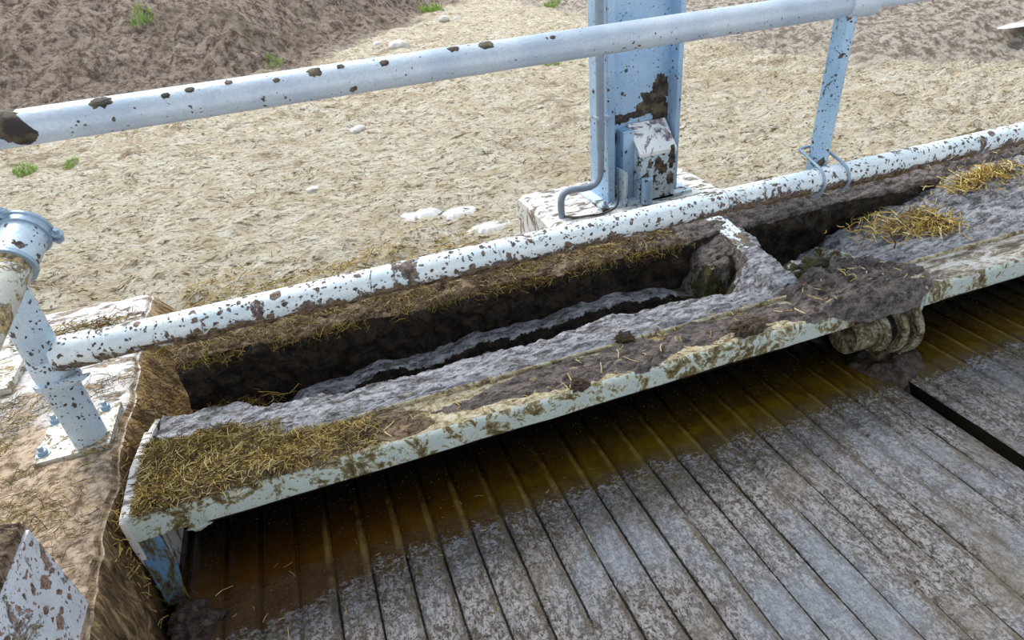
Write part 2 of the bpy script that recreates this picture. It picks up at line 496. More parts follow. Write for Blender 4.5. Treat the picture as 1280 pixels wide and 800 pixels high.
def tube(name, p0, p1, r, mat, parent=None, n=28, hollow=True, seg=1, wall=0.005, r2=None):
    """straight pipe from p0 to p1 with open, thick-walled ends; origin at the middle"""
    p0, p1 = Vector(p0), Vector(p1)
    r2 = r if r2 is None else r2
    mid = (p0 + p1) / 2
    ax = (p1 - p0)
    L = ax.length
    q = ax.to_track_quat('Z', 'Y').to_matrix()
    vs, fs = [], []
    prof = [(-L / 2 + L * i / seg, r + (r2 - r) * i / seg) for i in range(seg + 1)]
    if hollow:
        prof = [(-L / 2 + min(0.04, L / 3), r - wall), (-L / 2, r - wall)] + prof + [(L / 2, r2 - wall), (L / 2 - min(0.04, L / 3), r2 - wall)]
    for z, rr in prof:
        for k in range(n):
            a = 2 * math.pi * k / n
            vs.append(q @ Vector((rr * math.cos(a), rr * math.sin(a), z)))
    for i in range(len(prof) - 1):
        for k in range(n):
            fs.append((i * n + k, i * n + (k + 1) % n, (i + 1) * n + (k + 1) % n, (i + 1) * n + k))
    fs.append(tuple(range(n - 1, -1, -1)))
    fs.append(tuple((len(prof) - 1) * n + k for k in range(n)))
    o = link(name, data(name, vs, fs), mat, parent, mid)
    return smooth_by_angle(o, 40)


def bent(name, pts, r, mat, parent=None, n=12, sub=6):
    """smooth bent rod through the points"""
    P = [Vector(p) for p in pts]
    c = sum(P, Vector()) / len(P)
    P = [p - c for p in P]
    path = []
    for i in range(len(P) - 1):
        a = P[max(i - 1, 0)]
        b, d = P[i], P[i + 1]
        e = P[min(i + 2, len(P) - 1)]
        for k in range(sub):
            t = k / sub
            path.append(0.5 * ((2 * b) + (d - a) * t + (2 * a - 5 * b + 4 * d - e) * t * t + (3 * b - a - 3 * d + e) * t ** 3))
    path.append(P[-1])
    vs, fs = [], []
    ref = Vector((0.13, 0.31, 0.94)).normalized()
    for i, p in enumerate(path):
        tn = (path[min(i + 1, len(path) - 1)] - path[max(i - 1, 0)]).normalized()
        u = tn.cross(ref)
        if u.length < 0.05:
            u = tn.cross(Vector((1, 0, 0)))
        u.normalize()
        w = tn.cross(u)
        for k in range(n):
            a = 2 * math.pi * k / n
            vs.append(p + r * (math.cos(a) * u + math.sin(a) * w))
    for i in range(len(path) - 1):
        for k in range(n):
            fs.append((i * n + k, i * n + (k + 1) % n, (i + 1) * n + (k + 1) % n, (i + 1) * n + k))
    fs.append(tuple(range(n - 1, -1, -1)))
    fs.append(tuple((len(path) - 1) * n + k for k in range(n)))
    return link(name, data(name, vs, fs), mat, parent, c)


def lathe(name, prof, base, axis, mat, parent=None, n=32):
    """closed profile of (distance along axis, radius)"""
    q = Vector(axis).to_track_quat('Z', 'Y').to_matrix()
    vs, fs = [], []
    for z, r in prof:
        for k in range(n):
            a = 2 * math.pi * k / n
            vs.append(q @ Vector((r * math.cos(a), r * math.sin(a), z)))
    for i in range(len(prof) - 1):
        for k in range(n):
            fs.append((i * n + k, i * n + (k + 1) % n, (i + 1) * n + (k + 1) % n, (i + 1) * n + k))
    fs.append(tuple(range(n - 1, -1, -1)))
    fs.append(tuple((len(prof) - 1) * n + k for k in range(n)))
    o = link(name, data(name, vs, fs), mat, parent, base)
    return smooth_by_angle(o, 40)


def prism(name, poly, axis, a0, a1, mat, parent=None, bevel=0.002):
    """polygon extruded along an axis: 'x' takes (y, z), 'y' takes (x, z), 'z' takes (x, y)"""
    bm = bmesh.new()
    def P(u, v, w):
        return {'x': (w, u, v), 'y': (u, w, v), 'z': (u, v, w)}[axis]
    cu = sum(p[0] for p in poly) / len(poly)
    cv = sum(p[1] for p in poly) / len(poly)
    mid = (a0 + a1) / 2
    A = [bm.verts.new(P(u - cu, v - cv, a0 - mid)) for u, v in poly]
    B = [bm.verts.new(P(u - cu, v - cv, a1 - mid)) for u, v in poly]
    bm.faces.new(A)
    bm.faces.new(B[::-1])
    k = len(poly)
    for i in range(k):
        bm.faces.new((A[i], B[i], B[(i + 1) % k], A[(i + 1) % k]))
    if bevel:
        bmesh.ops.bevel(bm, geom=bm.edges[:], offset=bevel, segments=2, affect='EDGES')
    o = link(name, from_bm(name, bm), mat, parent, P(cu, cv, mid))
    return smooth_by_angle(o)


def nz(x, y, z=0.0, s=1.0, o=5):
    return mn.fractal(Vector((x * s, y * s, z * s)), 0.9, 2.1, o)


def sstep(a, b, v):
    t = max(0.0, min(1.0, (v - a) / (b - a)))
    return t * t * (3 - 2 * t)


def lerp_pts(x, pts):
    if x <= pts[0][0]:
        return pts[0][1]
    for (a, u), (b, v) in zip(pts, pts[1:]):
        if x <= b:
            return u + (v - u) * (x - a) / (b - a)
    return pts[-1][1]


def grid(name, xs, ys, fn, mat, parent=None, skirt=None):
    """height field z = fn(x, y), or a point when fn gives a vector; skirt closes it down to that depth"""
    vs, fs = [], []
    nx, ny = len(xs), len(ys)
    for y in ys:
        for x in xs:
            q = fn(x, y)
            vs.append(q if isinstance(q, Vector) else Vector((x, y, q)))
    for j in range(ny - 1):
        for i in range(nx - 1):
            a = j * nx + i
            fs.append((a, a + 1, a + 1 + nx, a + nx))
    if skirt is not None:
        rim = [i for i in range(nx)] + [j * nx + nx - 1 for j in range(1, ny)] + [(ny - 1) * nx + i for i in range(nx - 2, -1, -1)] + [j * nx for j in range(ny - 2, 0, -1)]
        base = len(vs)
        for k in rim:
            v = vs[k].copy()
            v.z = min(skirt, v.z - 0.001)
            vs.append(v)
        m = len(rim)
        for k in range(m):
            fs.append((rim[k], base + k, base + (k + 1) % m, rim[(k + 1) % m]))
    return link(name, data(name, vs, fs), mat, parent)


def ls(a, b, n):
    return [a + (b - a) * i / (n - 1) for i in range(n)]


def sweep(name, xs, prof, mat, disp=0.012, s=14.0, n_sub=5):
    """bank-like surface: profile (y, z) points swept along x, roughened along its normal"""
    P = []
    for i in range(len(prof) - 1):
        for k in range(n_sub):
            t = k / n_sub
            P.append((prof[i][0] * (1 - t) + prof[i + 1][0] * t, prof[i][1] * (1 - t) + prof[i + 1][1] * t))
    P.append(prof[-1])
    vs, fs = [], []
    m = len(P)
    for x in xs:
        for j, (y, z) in enumerate(P):
            a, b = P[max(j - 1, 0)], P[min(j + 1, m - 1)]
            dy, dz = b[0] - a[0], b[1] - a[1]
            L = math.hypot(dy, dz) or 1
            h = nz(x, y * 1.4, z * 1.4, s, 5) * disp + nz(x + 5, y, z, s * 0.25, 2) * disp * 1.2
            vs.append(Vector((x + nz(x, y, z + 3, s, 3) * disp * 0.3, y - dz / L * h, z + dy / L * h)))
    for i in range(len(xs) - 1):
        for j in range(m - 1):
            a = i * m + j
            fs.append((a, a + m, a + m + 1, a + 1))
    return link(name, data(name, vs, fs), mat)


def straw(name, sampler, count, mats, length=(0.03, 0.09), width=(0.0008, 0.002), lift=0.35, seed=1, parent=None, along=None):
    """loose stalks: thin bent three-sided blades lying on a surface"""
    R = random.Random(seed)
    vs, fs, mi = [], [], []
    for i in range(count):
        p = sampler(R)
        if p is None:
            continue
        p = Vector(p)
        L = R.uniform(*length) * (0.5 + R.random() * 0.6)
        a = R.uniform(0, math.pi * 2) if along is None or R.random() < 0.3 else along + R.gauss(0, 0.45) + (math.pi if R.random() < 0.5 else 0)
        el = R.gauss(0.08, lift * 0.5)
        dv = Vector((math.cos(a) * math.cos(el), math.sin(a) * math.cos(el), math.sin(el)))
        sd = dv.cross(Vector((0, 0, 1))).normalized()
        up = sd.cross(dv)
        w = R.uniform(*width)
        bend = up * R.uniform(-0.12, 0.16) * L + sd * R.uniform(-0.15, 0.15) * L
        b = len(vs)
        for t in (-0.5, 0.0, 0.5):
            c = p + dv * (L * t) + bend * (1 - 4 * t * t) + Vector((0, 0, w))
            for q in ((1, -0.6), (-1, -0.6), (0, 0.9)):
                vs.append(c + sd * (w * q[0]) + up * (w * q[1]))
        m = R.choice(mats)
        for k in (0, 3):
            for e in range(3):
                fs.append((b + k + e, b + k + (e + 1) % 3, b + k + 3 + (e + 1) % 3, b + k + 3 + e))
                mi.append(m)
        fs.append((b, b + 2, b + 1))
        fs.append((b + 6, b + 7, b + 8))
        mi += [m, m]
    me = data(name, vs, fs)
    o = link(name, me, ['straw_gold', 'straw_pale', 'straw_olive', 'straw_brown'], parent, smooth=False)
    for f, m in zip(me.polygons, mi):
        f.material_index = m
    return o


def lump(name, loc, size, mat, seed=0, rough=0.35, parent=None, sub=3, s=1.6):
    bm = bmesh.new()
    bmesh.ops.create_icosphere(bm, subdivisions=sub, radius=1)
    for v in bm.verts:
        h = 1 + rough * mn.fractal(v.co * s + Vector((seed * 3.1, seed, 0)), 0.9, 2.1, 5)
        v.co = Vector((v.co.x * h * size[0], v.co.y * h * size[1], v.co.z * h * size[2]))
    return link(name, from_bm(name, bm), mat, parent, loc)


def pancake(name, outline, place, mat, parent=None, thick=0.004, seed=0, rough=0.15, rings=5, n=64):
    """irregular raised patch: outline radius by angle about a centre, put on a surface by place(u, v, h)"""
    vs, fs = [place(0, 0, thick)], []
    for r in range(1, rings + 1):
        t = r / rings
        for k in range(n):
            a = 2 * math.pi * k / n
            rad = outline(a) * (1 + rough * mn.fractal(Vector((math.cos(a) * 2.2 + seed * 7, math.sin(a) * 2.2, seed)), 0.7, 2.2, 6))
            u, v = math.cos(a) * rad * t, math.sin(a) * rad * t
            h = thick * (1 - t ** 6) * (1 + 0.5 * mn.noise(Vector((u * 60, v * 60, seed)))) if r < rings else -0.001
            vs.append(place(u, v, h))
    for k in range(n):
        fs.append((0, 1 + k, 1 + (k + 1) % n))
    for r in range(rings - 1):
        for k in range(n):
            a, b = 1 + r * n, 1 + (r + 1) * n
            fs.append((a + k, b + k, b + (k + 1) % n, a + (k + 1) % n))
    me = data(name, [Vector(v) for v in vs], fs)
    return link(name, me, mat, parent)


# ------------------------------------------------------------------ ground
def ground_z(x, y):
    d = y - 9.2 - 1.55 * max(0.0, x + 0.4) + nz(x, y, 0, 0.35, 3) * 0.9
    bank = 0.30 * max(0.0, d) if d < 7 else 2.1 + 0.10 * (d - 7)
    bank *= sstep(0, 2.5, d)
    g = x - 5.2 - 1.6 * max(0.0, 5.0 - y) + nz(x, y, 4, 1.1, 3) * 0.25
    heap = 0.22 * max(0.0, g) * sstep(0, 0.5, g) if g < 3 else 0.66
    rough = 0.026 + 0.05 * sstep(-0.5, 1.5, d) + 0.012 * sstep(3.5, 9, y)
    h = nz(x, y * 1.6, 0, 3.2, 5) * rough * 1.9 + nz(x, y, 9, 0.7, 3) * 0.035
    h += nz(x * 1.0, y * 1.9, 3, 11.0, 3) * rough * 0.6
    return 0.055 + h + bank + heap


def build_ground():
    ys = [2.2]
    while ys[-1] < 46:
        ys.append(ys[-1] * 1.0105)
    us = ls(-1.1, 2.5, 420)
    vs, fs = [], []
    for y in ys:
        for u in us:
            x = u * (y + 0.6)
            vs.append(Vector((x, y, ground_z(x, y))))
    nx = len(us)
    for j in range(len(ys) - 1):
        for i in range(nx - 1):
            a = j * nx + i
            fs.append((a, a + 1, a + 1 + nx, a + nx))
    o = link('ground', data('ground', vs, fs), 'ground')
    tag(o, kind='structure')


build_ground()

# unseen barn roofing added over the camera's side to shade the floor
shade_roof = box('shade_ceiling', (-11, -9, 3.3), (13, 0.3, 3.42), 'shade_roof', bevel=0)
tag(shade_roof, kind='structure')


# ------------------------------------------------------------------ floor: grooved concrete, one cross gap
def floor_profile(x):
    k = (x + 10.1 - 0.097) / 0.1
    f = abs(k - round(k)) * 0.1
    deep = 0.5 + 0.5 * mn.noise(Vector((round(k) * 3.7, 0.3, 1.0)))
    w = 0.0035 + 0.003 * deep
    return f, w, deep


def build_floor():
    def slab(name, x0, x1):
        xs = []
        x = x0
        k0 = math.ceil((x0 + 10.003) / 0.1 - 0.02)
        xs = [x0]
        k = k0
        while True:
            c = k * 0.1 - 10.1 + 0.097
            if c > x1 - 0.02:
                break
            if c > x0 + 0.02:
                for dx in (-0.030, -0.016, -0.009, -0.005, -0.0025, 0, 0.0025, 0.005, 0.009, 0.03):
                    xs.append(c + dx)
            k += 1
        xs.append(x1)
        ys = ls(-0.6, 1.72, 420)

        def z(x, y):
            wob = mn.noise(Vector((y * 2.5, round((x + 10.003) / 0.1) * 1.3, 0.0))) * 0.003
            f, w, dp = floor_profile(x + wob)
            ry = mn.noise(Vector((round((x + 10.003) / 0.1) * 2.1, y * 1.1, 3.0)))
            h = -0.012 * (1 - sstep(w * 0.6, w * 1.8, f)) * (0.55 + 0.45 * dp) * sstep(-0.75, -0.2, ry)
            h += 0.0022 * (1 - sstep(0.006, 0.022, f)) * (1 if f > w else 0)
            h += nz(x, y, 0, 5, 4) * 0.0025
            return h
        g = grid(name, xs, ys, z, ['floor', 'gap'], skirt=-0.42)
        for f in g.data.polygons:
            if abs(f.normal.z) < 0.2:
                f.material_index = 1  # slab sides painted as dark as the shaded gap
        return g
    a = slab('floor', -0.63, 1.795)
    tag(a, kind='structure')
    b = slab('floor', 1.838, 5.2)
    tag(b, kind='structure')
    c = box('gap_shade_bed_1', (-3, -0.6, -0.55), (5.2, 1.9, -0.40), 'gap', bevel=0)  # dark sheet below the gap, shade painted as its colour
    tag(c, kind='structure')


build_floor()


# ------------------------------------------------------------------ block under the left post
def build_block():
    def top(x, y):
        h = nz(x, y, 0, 9, 5) * 0.008 + nz(x, y, 5, 2.2, 2) * 0.012 * sstep(2.3, 1.2, y)
        d = sstep(2.1, 1.2, y)
        return 0.35 + h - 0.012 * (1 - d)
    x0, x1, y0, y1 = -2.3, -0.672, 0.35, 2.73
    bm = bmesh.new()
    nx, ny, nzv = 90, 130, 14
    X = [x0 + (x1 - x0) * (1 - (1 - i / (nx - 1)) ** 1.6) for i in range(nx)]
    Y = ls(y0, y1, ny)
    vs, fs = [], []
    for y in Y:
        edge = 0.016 * nz(y, 2, 0, 7, 4)
        for i, x in enumerate(X):
            t = sstep(x1 - 0.03, x1, x)
            yy = sstep(y1 - 0.03, y1, y)
            skew = -0.045 * (y - 1.4)
            vs.append(Vector((x + skew * sstep(-1.2, x1, x) + edge * sstep(-0.9, x1, x), y, top(x, y) - 0.014 * t * t - 0.012 * yy * yy)))
    for j in range(ny - 1):
        for i in range(nx - 1):
            a = j * nx + i
            fs.append((a, a + 1, a + 1 + nx, a + nx))
    # right side, roughened
    def side(rim, outward):
        base_rows = [rim]
        for k in range(1, nzv):
            row = []
            t = k / (nzv - 1)
            for q in rim:
                v = vs[q]
                zz = v.z * (1 - t) + (-0.12) * t
                bulge = (0.012 * nz(v.y * 1.0, zz * 0.8, v.x, 12, 5) + 0.012 * math.sin(t * 3.1)) * outward
                if outward.x > 0:
                    bulge.x += 0.125 * min(1.0, t / 0.45) * sstep(1.68, 1.92, v.y)
                vs.append(Vector((v.x, v.y, zz)) + bulge)
                row.append(len(vs) - 1)
            base_rows.append(row)
        for a, b in zip(base_rows, base_rows[1:]):
            for i in range(len(rim) - 1):
                fs.append((a[i], b[i], b[i + 1], a[i + 1]))
    side([j * nx + nx - 1 for j in range(ny)], Vector((1, 0, 0)))
    side([i for i in range(nx)], Vector((0, -1, 0)))
    side([(ny - 1) * nx + i for i in range(nx)], Vector((0, 1, 0)))
    side([j * nx for j in range(ny)], Vector((-1, 0, 0)))
    o = link('concrete_block', data('concrete_block', vs, fs), 'block')
    tag(o, 'low concrete block under the left railing post, trodden with earth and straw', 'concrete block')
    return top


block_top = build_block()

# white speckled stub in the lower left corner
st = empty('concrete_stub', (-0.74, 1.0, 0.35), 'white speckled square stub in the lower left corner with a muddy cap', 'stub')
prism('body', [(-0.95, 0.33), (-0.668, 0.33), (-0.682, 0.592), (-0.95, 0.615)], 'y', 0.86, 1.15, 'stub_white', st, bevel=0.012)
prism('corner_plate', [(-0.95, 0.34), (-0.70, 0.34), (-0.708, 0.575), (-0.95, 0.59)], 'y', 0.846, 0.862, 'blue', st, bevel=0.003)
grid('mud_cap', ls(-0.945, -0.688, 40), ls(0.87, 1.14, 40),
     lambda x, y: 0.603 + nz(x, y, 2, 20, 5) * 0.008 + 0.022 * sstep(-0.68, -0.74, x) * sstep(1.15, 1.1, y) + 0.03 * sstep(-0.72, -0.9, x), 'earth_ledge', st, skirt=0.56)


# ------------------------------------------------------------------ railing
def build_railing():
    root = empty('railing', (0.0, 1.74, 0.35), 'galvanised pipe railing splashed with mud, two rails and posts above the trough', 'railing')
    yp, zp = 1.74, 0.637
    rail = tube('top_rail', (-2.2, 1.79, 1.198), (1.775, 1.79, 1.202), 0.0405, 'rail', root, seg=40)
    tube('top_rail', (1.85, 1.79, 1.202), (4.6, 1.79, 1.202), 0.030, 'rail', root, seg=20)
    lathe('rail_sleeve', [(-0.06, 0.043), (-0.058, 0.047), (0.02, 0.047), (0.028, 0.049), (0.045, 0.049), (0.05, 0.034), (0.07, 0.032)], (1.80, 1.79, 1.202), (1, 0, 0), 'rail', root)
    # dark mud wrapped round the left end of the top rail
    def wrap(u, v, h):
        a = math.radians(62) + v / 0.0405
        r = 0.0405 + h
        return Vector((-0.632 + u, 1.79 - math.cos(a) * r, 1.199 + math.sin(a) * r))
    pancake('mud_patch', lambda a: 0.045 + 0.035 * max(0, math.cos(a - math.pi)) ** 2 + 0.055 * max(0, math.cos(a + 0.95)) ** 6 + 0.05 * max(0, math.cos(a - 2.2)) ** 3,
            wrap, 'splat', rail_child(rail), 0.004, 3, 0.28)
    for (px, ang, sz, sd) in ((-0.415, 58, 0.017, 5), (-0.275, 44, 0.007, 6), (-0.22, 52, 0.008, 7), (-0.13, 60, 0.007, 9), (-0.02, 40, 0.006, 10), (0.075, 52, 0.014, 12), (0.14, 58, 0.007, 13), (0.25, 46, 0.009, 14), (0.44, 66, 0.012, 15), (0.53, 62, 0.016, 16), (0.72, 50, 0.006, 17)):
        def wr(u, v, h, px=px, ang=ang):
            a = math.radians(ang) + v / 0.0405
            r = 0.0405 + h
            return Vector((px + u, 1.79 - math.cos(a) * r, 1.20 + math.sin(a) * r))
        pancake('mud_patch', lambda a, sz=sz: sz * (1 + 0.5 * abs(math.cos(a))), wr, 'splat', rail_child(rail), 0.0025, sd, 0.32, 4, 40)

    # lower rail in two lengths with a visible joint
    lower = tube('lower_rail', (-0.72, yp, zp), (1.305, yp, zp), 0.0425, 'pipe', root, seg=40)
    tube('lower_rail', (1.308, yp, zp + 0.001), (4.6, yp, zp), 0.0425, 'pipe', root, seg=40)
    lathe('pipe_joint', [(-0.004, 0.0435), (0.0, 0.0445), (0.004, 0.0435)], (-0.612, yp, zp), (1, 0, 0), 'pipe', root)
    # left post with its foot plate
    post = tube('post', (-0.772, yp, 0.352), (-0.772, yp, 1.175), 0.0445, 'post', root, seg=16)
    lathe('post_collar', [(-0.035, 0.046), (-0.033, 0.0515), (-0.018, 0.0515), (-0.016, 0.0475), (0.045, 0.0475), (0.048, 0.046)], (-0.772, yp, zp - 0.045), (0, 0, 1), 'post', root)
    lathe('post_collar', [(-0.012, 0.046), (-0.010, 0.0575), (0.008, 0.0575), (0.010, 0.046)], (-0.772, yp, zp - 0.068), (0, 0, 1), 'post', root)
    lathe('rail_cup', [(-0.05, 0.044), (-0.048, 0.0475), (0.05, 0.0475), (0.052, 0.043)], (-0.70, yp, zp), (1, 0, 0), 'pipe', root)
    prism('clamp_tongue', [(-0.80, zp - 0.078), (-0.70, zp - 0.066), (-0.672, zp - 0.050), (-0.70, zp - 0.048), (-0.79, zp - 0.058)], 'y', yp - 0.058, yp - 0.044, 'post', root)
    plate = box('base_plate', (-0.905, 1.675, 0.345), (-0.712, 1.885, 0.361), 'plate', root, bevel=0.002)
    for bx, by in ((-0.889, 1.865), (-0.885, 1.712), (-0.752, 1.868)):
        lathe('anchor_bolt', [(0.0, 0.019), (0.003, 0.019), (0.0032, 0.013), (0.013, 0.013), (0.0145, 0.011), (0.0146, 0.007), (0.027, 0.007), (0.028, 0.005)], (bx, by, 0.360), (0, 0, 1), 'steel', plate_child(plate), n=6 if False else 18)
    # right post, octagonal tube bolted behind the lower rail
    tube('post', (1.748, 1.802, 0.585), (1.760, 1.795, 1.185), 0.0345, 'post_far', root, n=8, seg=10)
    for dx in (-0.046, 0.052):
        y0 = yp
        pts = [(1.745 + dx * 0.95, y0 + 0.105, zp + 0.085), (1.745 + dx, y0 + 0.035, zp + 0.062), (1.745 + dx * 1.05, y0 - 0.022, zp + 0.040), (1.745 + dx * 1.1, y0 - 0.047, zp + 0.0),
               (1.745 + dx * 1.12, y0 - 0.035, zp - 0.034), (1.745 + dx * 1.1, y0 - 0.005, zp - 0.06)]
        bent('u_bolt', pts, 0.0055, 'steel', root)
    bent('u_bolt_bridge', [(1.745 - 0.044, yp + 0.105, zp + 0.085), (1.73, yp + 0.112, zp + 0.087), (1.745 + 0.05, yp + 0.105, zp + 0.085)], 0.0055, 'steel', root)
    # crust of mud and straw along the underside of the lower rail
    R = random.Random(4)
    vs, fs = [], []
    xs = ls(-0.45, 4.5, 700)
    angs = ls(math.radians(195), math.radians(318), 12)
    for x in xs:
        for j, a in enumerate(angs):
            e = math.sin(math.pi * j / (len(angs) - 1))
            hgt = max(-0.004, (nz(x * 1.0, a * 0.05, 0, 16, 4) * 0.010 + nz(x, 2, 1, 2.3, 2) * 0.012 + 0.004) * e - 0.003)
            r = 0.0425 + hgt
            vs.append(Vector((x, yp + math.cos(a) * r, zp + math.sin(a) * r)))
    m = len(angs)
    for i in range(len(xs) - 1):
        for j in range(m - 1):
            q = i * m + j
            fs.append((q, q + 1, q + 1 + m, q + m))
    o = link('mud_crust', data('mud_crust', vs, fs), 'earth_ledge', root)
    # side rail that comes towards the camera from beside the left post
    E = Vector((-0.628, 1.645, 1.012))
    Wp = Vector((-0.666, 1.45, 0.943))
    dv = (Wp - E).normalized()
    tube('side_rail', E + dv * 0.0, E + dv * 0.125, 0.047, 'post', root, seg=4)
    tube('side_rail', E + dv * 0.11, E + dv * 1.6, 0.043, 'plate', root, seg=10)
    lathe('collar', [(-0.006, 0.046), (-0.005, 0.052), (0.005, 0.052), (0.006, 0.044)], E + dv * 0.122, dv, 'steel', root)
    clamp = lathe('pipe_clamp', [(-0.014, 0.047), (-0.014, 0.0535), (-0.008, 0.0535), (-0.006, 0.050), (0.006, 0.050), (0.008, 0.0535), (0.014, 0.0535), (0.014, 0.047)], E + dv * 0.016, dv, 'steel', root)
    # clamp lugs and bolts: one on top, one low on the right
    up = Vector((0, 0, 1))
    sd = dv.cross(up).normalized()     # points to the left of travel
    upn = sd.cross(dv).normalized()
    cc = E + dv * 0.016
    for d_, nm in ((upn * 0.94 + sd * 0.34 * (1 if sd.x < 0 else -1), 'a'), (-upn * 0.35 - sd * 0.93 * (1 if sd.x < 0 else -1), 'b')):
        c0 = cc + d_.normalized() * 0.060
        t1 = d_.normalized().cross(dv)
        for s_ in (-0.007, 0.007):
            tube('clamp_lug', c0 + t1 * s_ - t1 * 0.0025, c0 + t1 * s_ + t1 * 0.0025, 0.013, 'steel', root, n=14, hollow=False)
        tube('clamp_bolt', c0 - t1 * 0.020, c0 + t1 * 0.020, 0.0055, 'steel', root, n=10, hollow=False)
    tp = cc + (upn * 0.94 + sd * 0.34 * (1 if sd.x < 0 else -1)).normalized() * 0.058
    bent('tie_rod', [tp, tp + Vector((-0.07, -0.005, 0.004)), tp + Vector((-0.17, -0.004, -0.004)), tp + Vector((-0.30, 0.02, -0.010))], 0.0062, 'steel', root)
    tube('link_pin', E + dv * 0.06, Vector((-0.772, yp, 0.975)), 0.012, 'steel', root, n=12, hollow=False)
    return root


def rail_child(o):
    return o


def plate_child(o):
    return o


build_railing()

# second foot plate, mostly out of frame
pl = empty('steel_foot_plate', (-1.2, 2.25, 0.345), 'pale steel foot plate on the block at the left edge, behind the post', 'steel plate')
box('plate', (-1.40, 2.14, 0.338), (-1.09, 2.35, 0.364), 'plate', pl, bevel=0.002)
tube('post', (-1.30, 2.245, 0.36), (-1.30, 2.245, 0.9), 0.044, 'post', pl)


# ------------------------------------------------------------------ back curb with earth and straw
prof = [(1.945, -0.08), (1.935, 0.10), (1.93, 0.28), (1.93, 0.385), (1.945, 0.418), (1.99, 0.430), (2.06, 0.440), (2.14, 0.462), (2.20, 0.455), (2.28, 0.40), (2.40, 0.22), (2.49, 0.0)]
ledge = sweep('wall_back', ls(-0.545, 5.2, 800), prof, ['earth_wall', 'earth_ledge', 'brown_mud'], 0.020, 15.0, 9)
tag(ledge, kind='structure')
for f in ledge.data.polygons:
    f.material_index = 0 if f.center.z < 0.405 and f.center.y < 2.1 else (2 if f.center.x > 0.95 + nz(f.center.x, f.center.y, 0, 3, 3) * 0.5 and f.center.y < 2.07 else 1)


# ------------------------------------------------------------------ troughs
def build_trough(label, x0, x1, left_end):
    root = empty('feed_trough', ((x0 + x1) / 2, 1.6, 0.0), label, 'trough', 'troughs below the railing')
    # rolled front lip: flat top, downturned front, thin underside return, made as one bent sheet
    out = [(1.512, 0.335), (1.40, 0.337), (1.374, 0.333), (1.363, 0.318), (1.362, 0.262), (1.372, 0.256)]
    t = 0.008
    ins = [(1.374, 0.264), (1.371, 0.314), (1.380, 0.324), (1.40, 0.329), (1.512, 0.327)]
    poly = out + ins
    n = 150
    xs = ls(x0, x1, n)
    vs, fs = [], []
    cx = (x0 + x1) / 2
    m = len(poly)
    # more points across the top for uneven wear
    for x in xs:
        w = nz(x, 1, 0, 3.0, 4) * 0.004
        for (y, z) in poly:
            vs.append(Vector((x - cx, y - 1.44 + w * (1 if y < 1.39 else 0.2), z - 0.3 + nz(x, y, 3, 4, 3) * 0.003)))
    for i in range(n - 1):
        for j in range(m):
            a, b = i * m + j, i * m + (j + 1) % m
            fs.append((a, b, b + m, a + m))
    fs.append(tuple(range(m)))
    fs.append(tuple((n - 1) * m + j for j in range(m - 1, -1, -1)))
    lip = link('front_lip', data('front_lip', vs, fs), ['lip', 'lip_top' if left_end else 'lip_top_right'], root, (cx, 1.44, 0.3))
    for f in lip.data.polygons:
        if f.normal.z > 0.6:
            f.material_index = 1
    smooth_by_angle(lip, 50)
    prism('rib', [(1.508, 0.325), (1.522, 0.325), (1.521, 0.346), (1.515, 0.349), (1.509, 0.346)], 'x', x0 + 0.02, x1 - 0.02, 'lip_top', root)
    prism('front_wall', [(1.494, 0.326), (1.510, 0.326), (1.668, 0.02), (1.652, 0.02)], 'x', x0 + 0.01, x1 + (0.285 if left_end else -0.01), 'earth_wall', root)
    prism('bottom', [(1.62, 0.02), (1.62, 0.035), (1.88, 0.035), (1.88, 0.02)], 'x', x0 + 0.01, x1 - 0.01, 'earth_wall', root)
    if left_end:
        prism('end_plate', [(1.363, 0.337), (1.362, 0.25), (1.385, 0.03), (1.42, -0.01), (1.88, -0.01), (1.88, 0.27), (1.752, 0.305)], 'x', x0 - 0.016, x0, 'concrete', root, bevel=0.003)
        prism('end_rim', [(1.37, 0.330), (1.37, 0.343), (1.56, 0.345), (1.752, 0.318), (1.752, 0.305), (1.56, 0.332)], 'x', x0 - 0.014, x0 + 0.012, 'concrete', root, bevel=0.003)
        prism('corner_leg', [(x0 - 0.014, 0.262), (x0 + 0.052, 0.262), (x0 + 0.050, 0.12), (x0 + 0.030, 0.0), (x0 - 0.014, 0.0)], 'y', 1.368, 1.382, 'blue', root)
        prism('end_flange', [(x0, 0.315), (x0 + 0.034, 0.275), (x0 + 0.034, 0.24), (x0, 0.24)], 'y', 1.62, 1.745, 'mossy_dirt', root)
        lump('weld_lug', (x0 + 0.14, 1.378, 0.245), (0.03, 0.012, 0.014), 'lip', 4, 0.4, root)
    else:
        prism('end_plate', [(1.363, 0.337), (1.362, 0.25), (1.40, -0.01), (1.88, -0.01), (1.88, 0.27), (1.752, 0.305)], 'x', x0 - 0.012, x0, 'lip', root, bevel=0.003)
    return root


tl = build_trough('long steel trough below the railing, left one, pale front lip caked with straw and mud', -0.632, 1.60, True)
tr = build_trough('pale lipped trough running out of the frame at the right, filled to the brim', 1.898, 5.0, False)
# cross bar over the trough at the middle
cb = empty('cross_bar', (1.49, 1.85, 0.40), 'pale flat cross bar spanning the trough below the steel column, half buried in mud', 'bar')
prism('flat_bar', [(1.80, 0.397), (1.80, 0.389), (2.11, 0.447), (2.11, 0.457)], 'x', 1.452, 1.530, 'pipe', cb, bevel=0.0015)
prism('web', [(1.60, 0.352), (1.60, 0.10), (1.92, 0.10), (1.94, 0.418)], 'x', 1.483, 1.495, 'wet_grey_mud', cb)


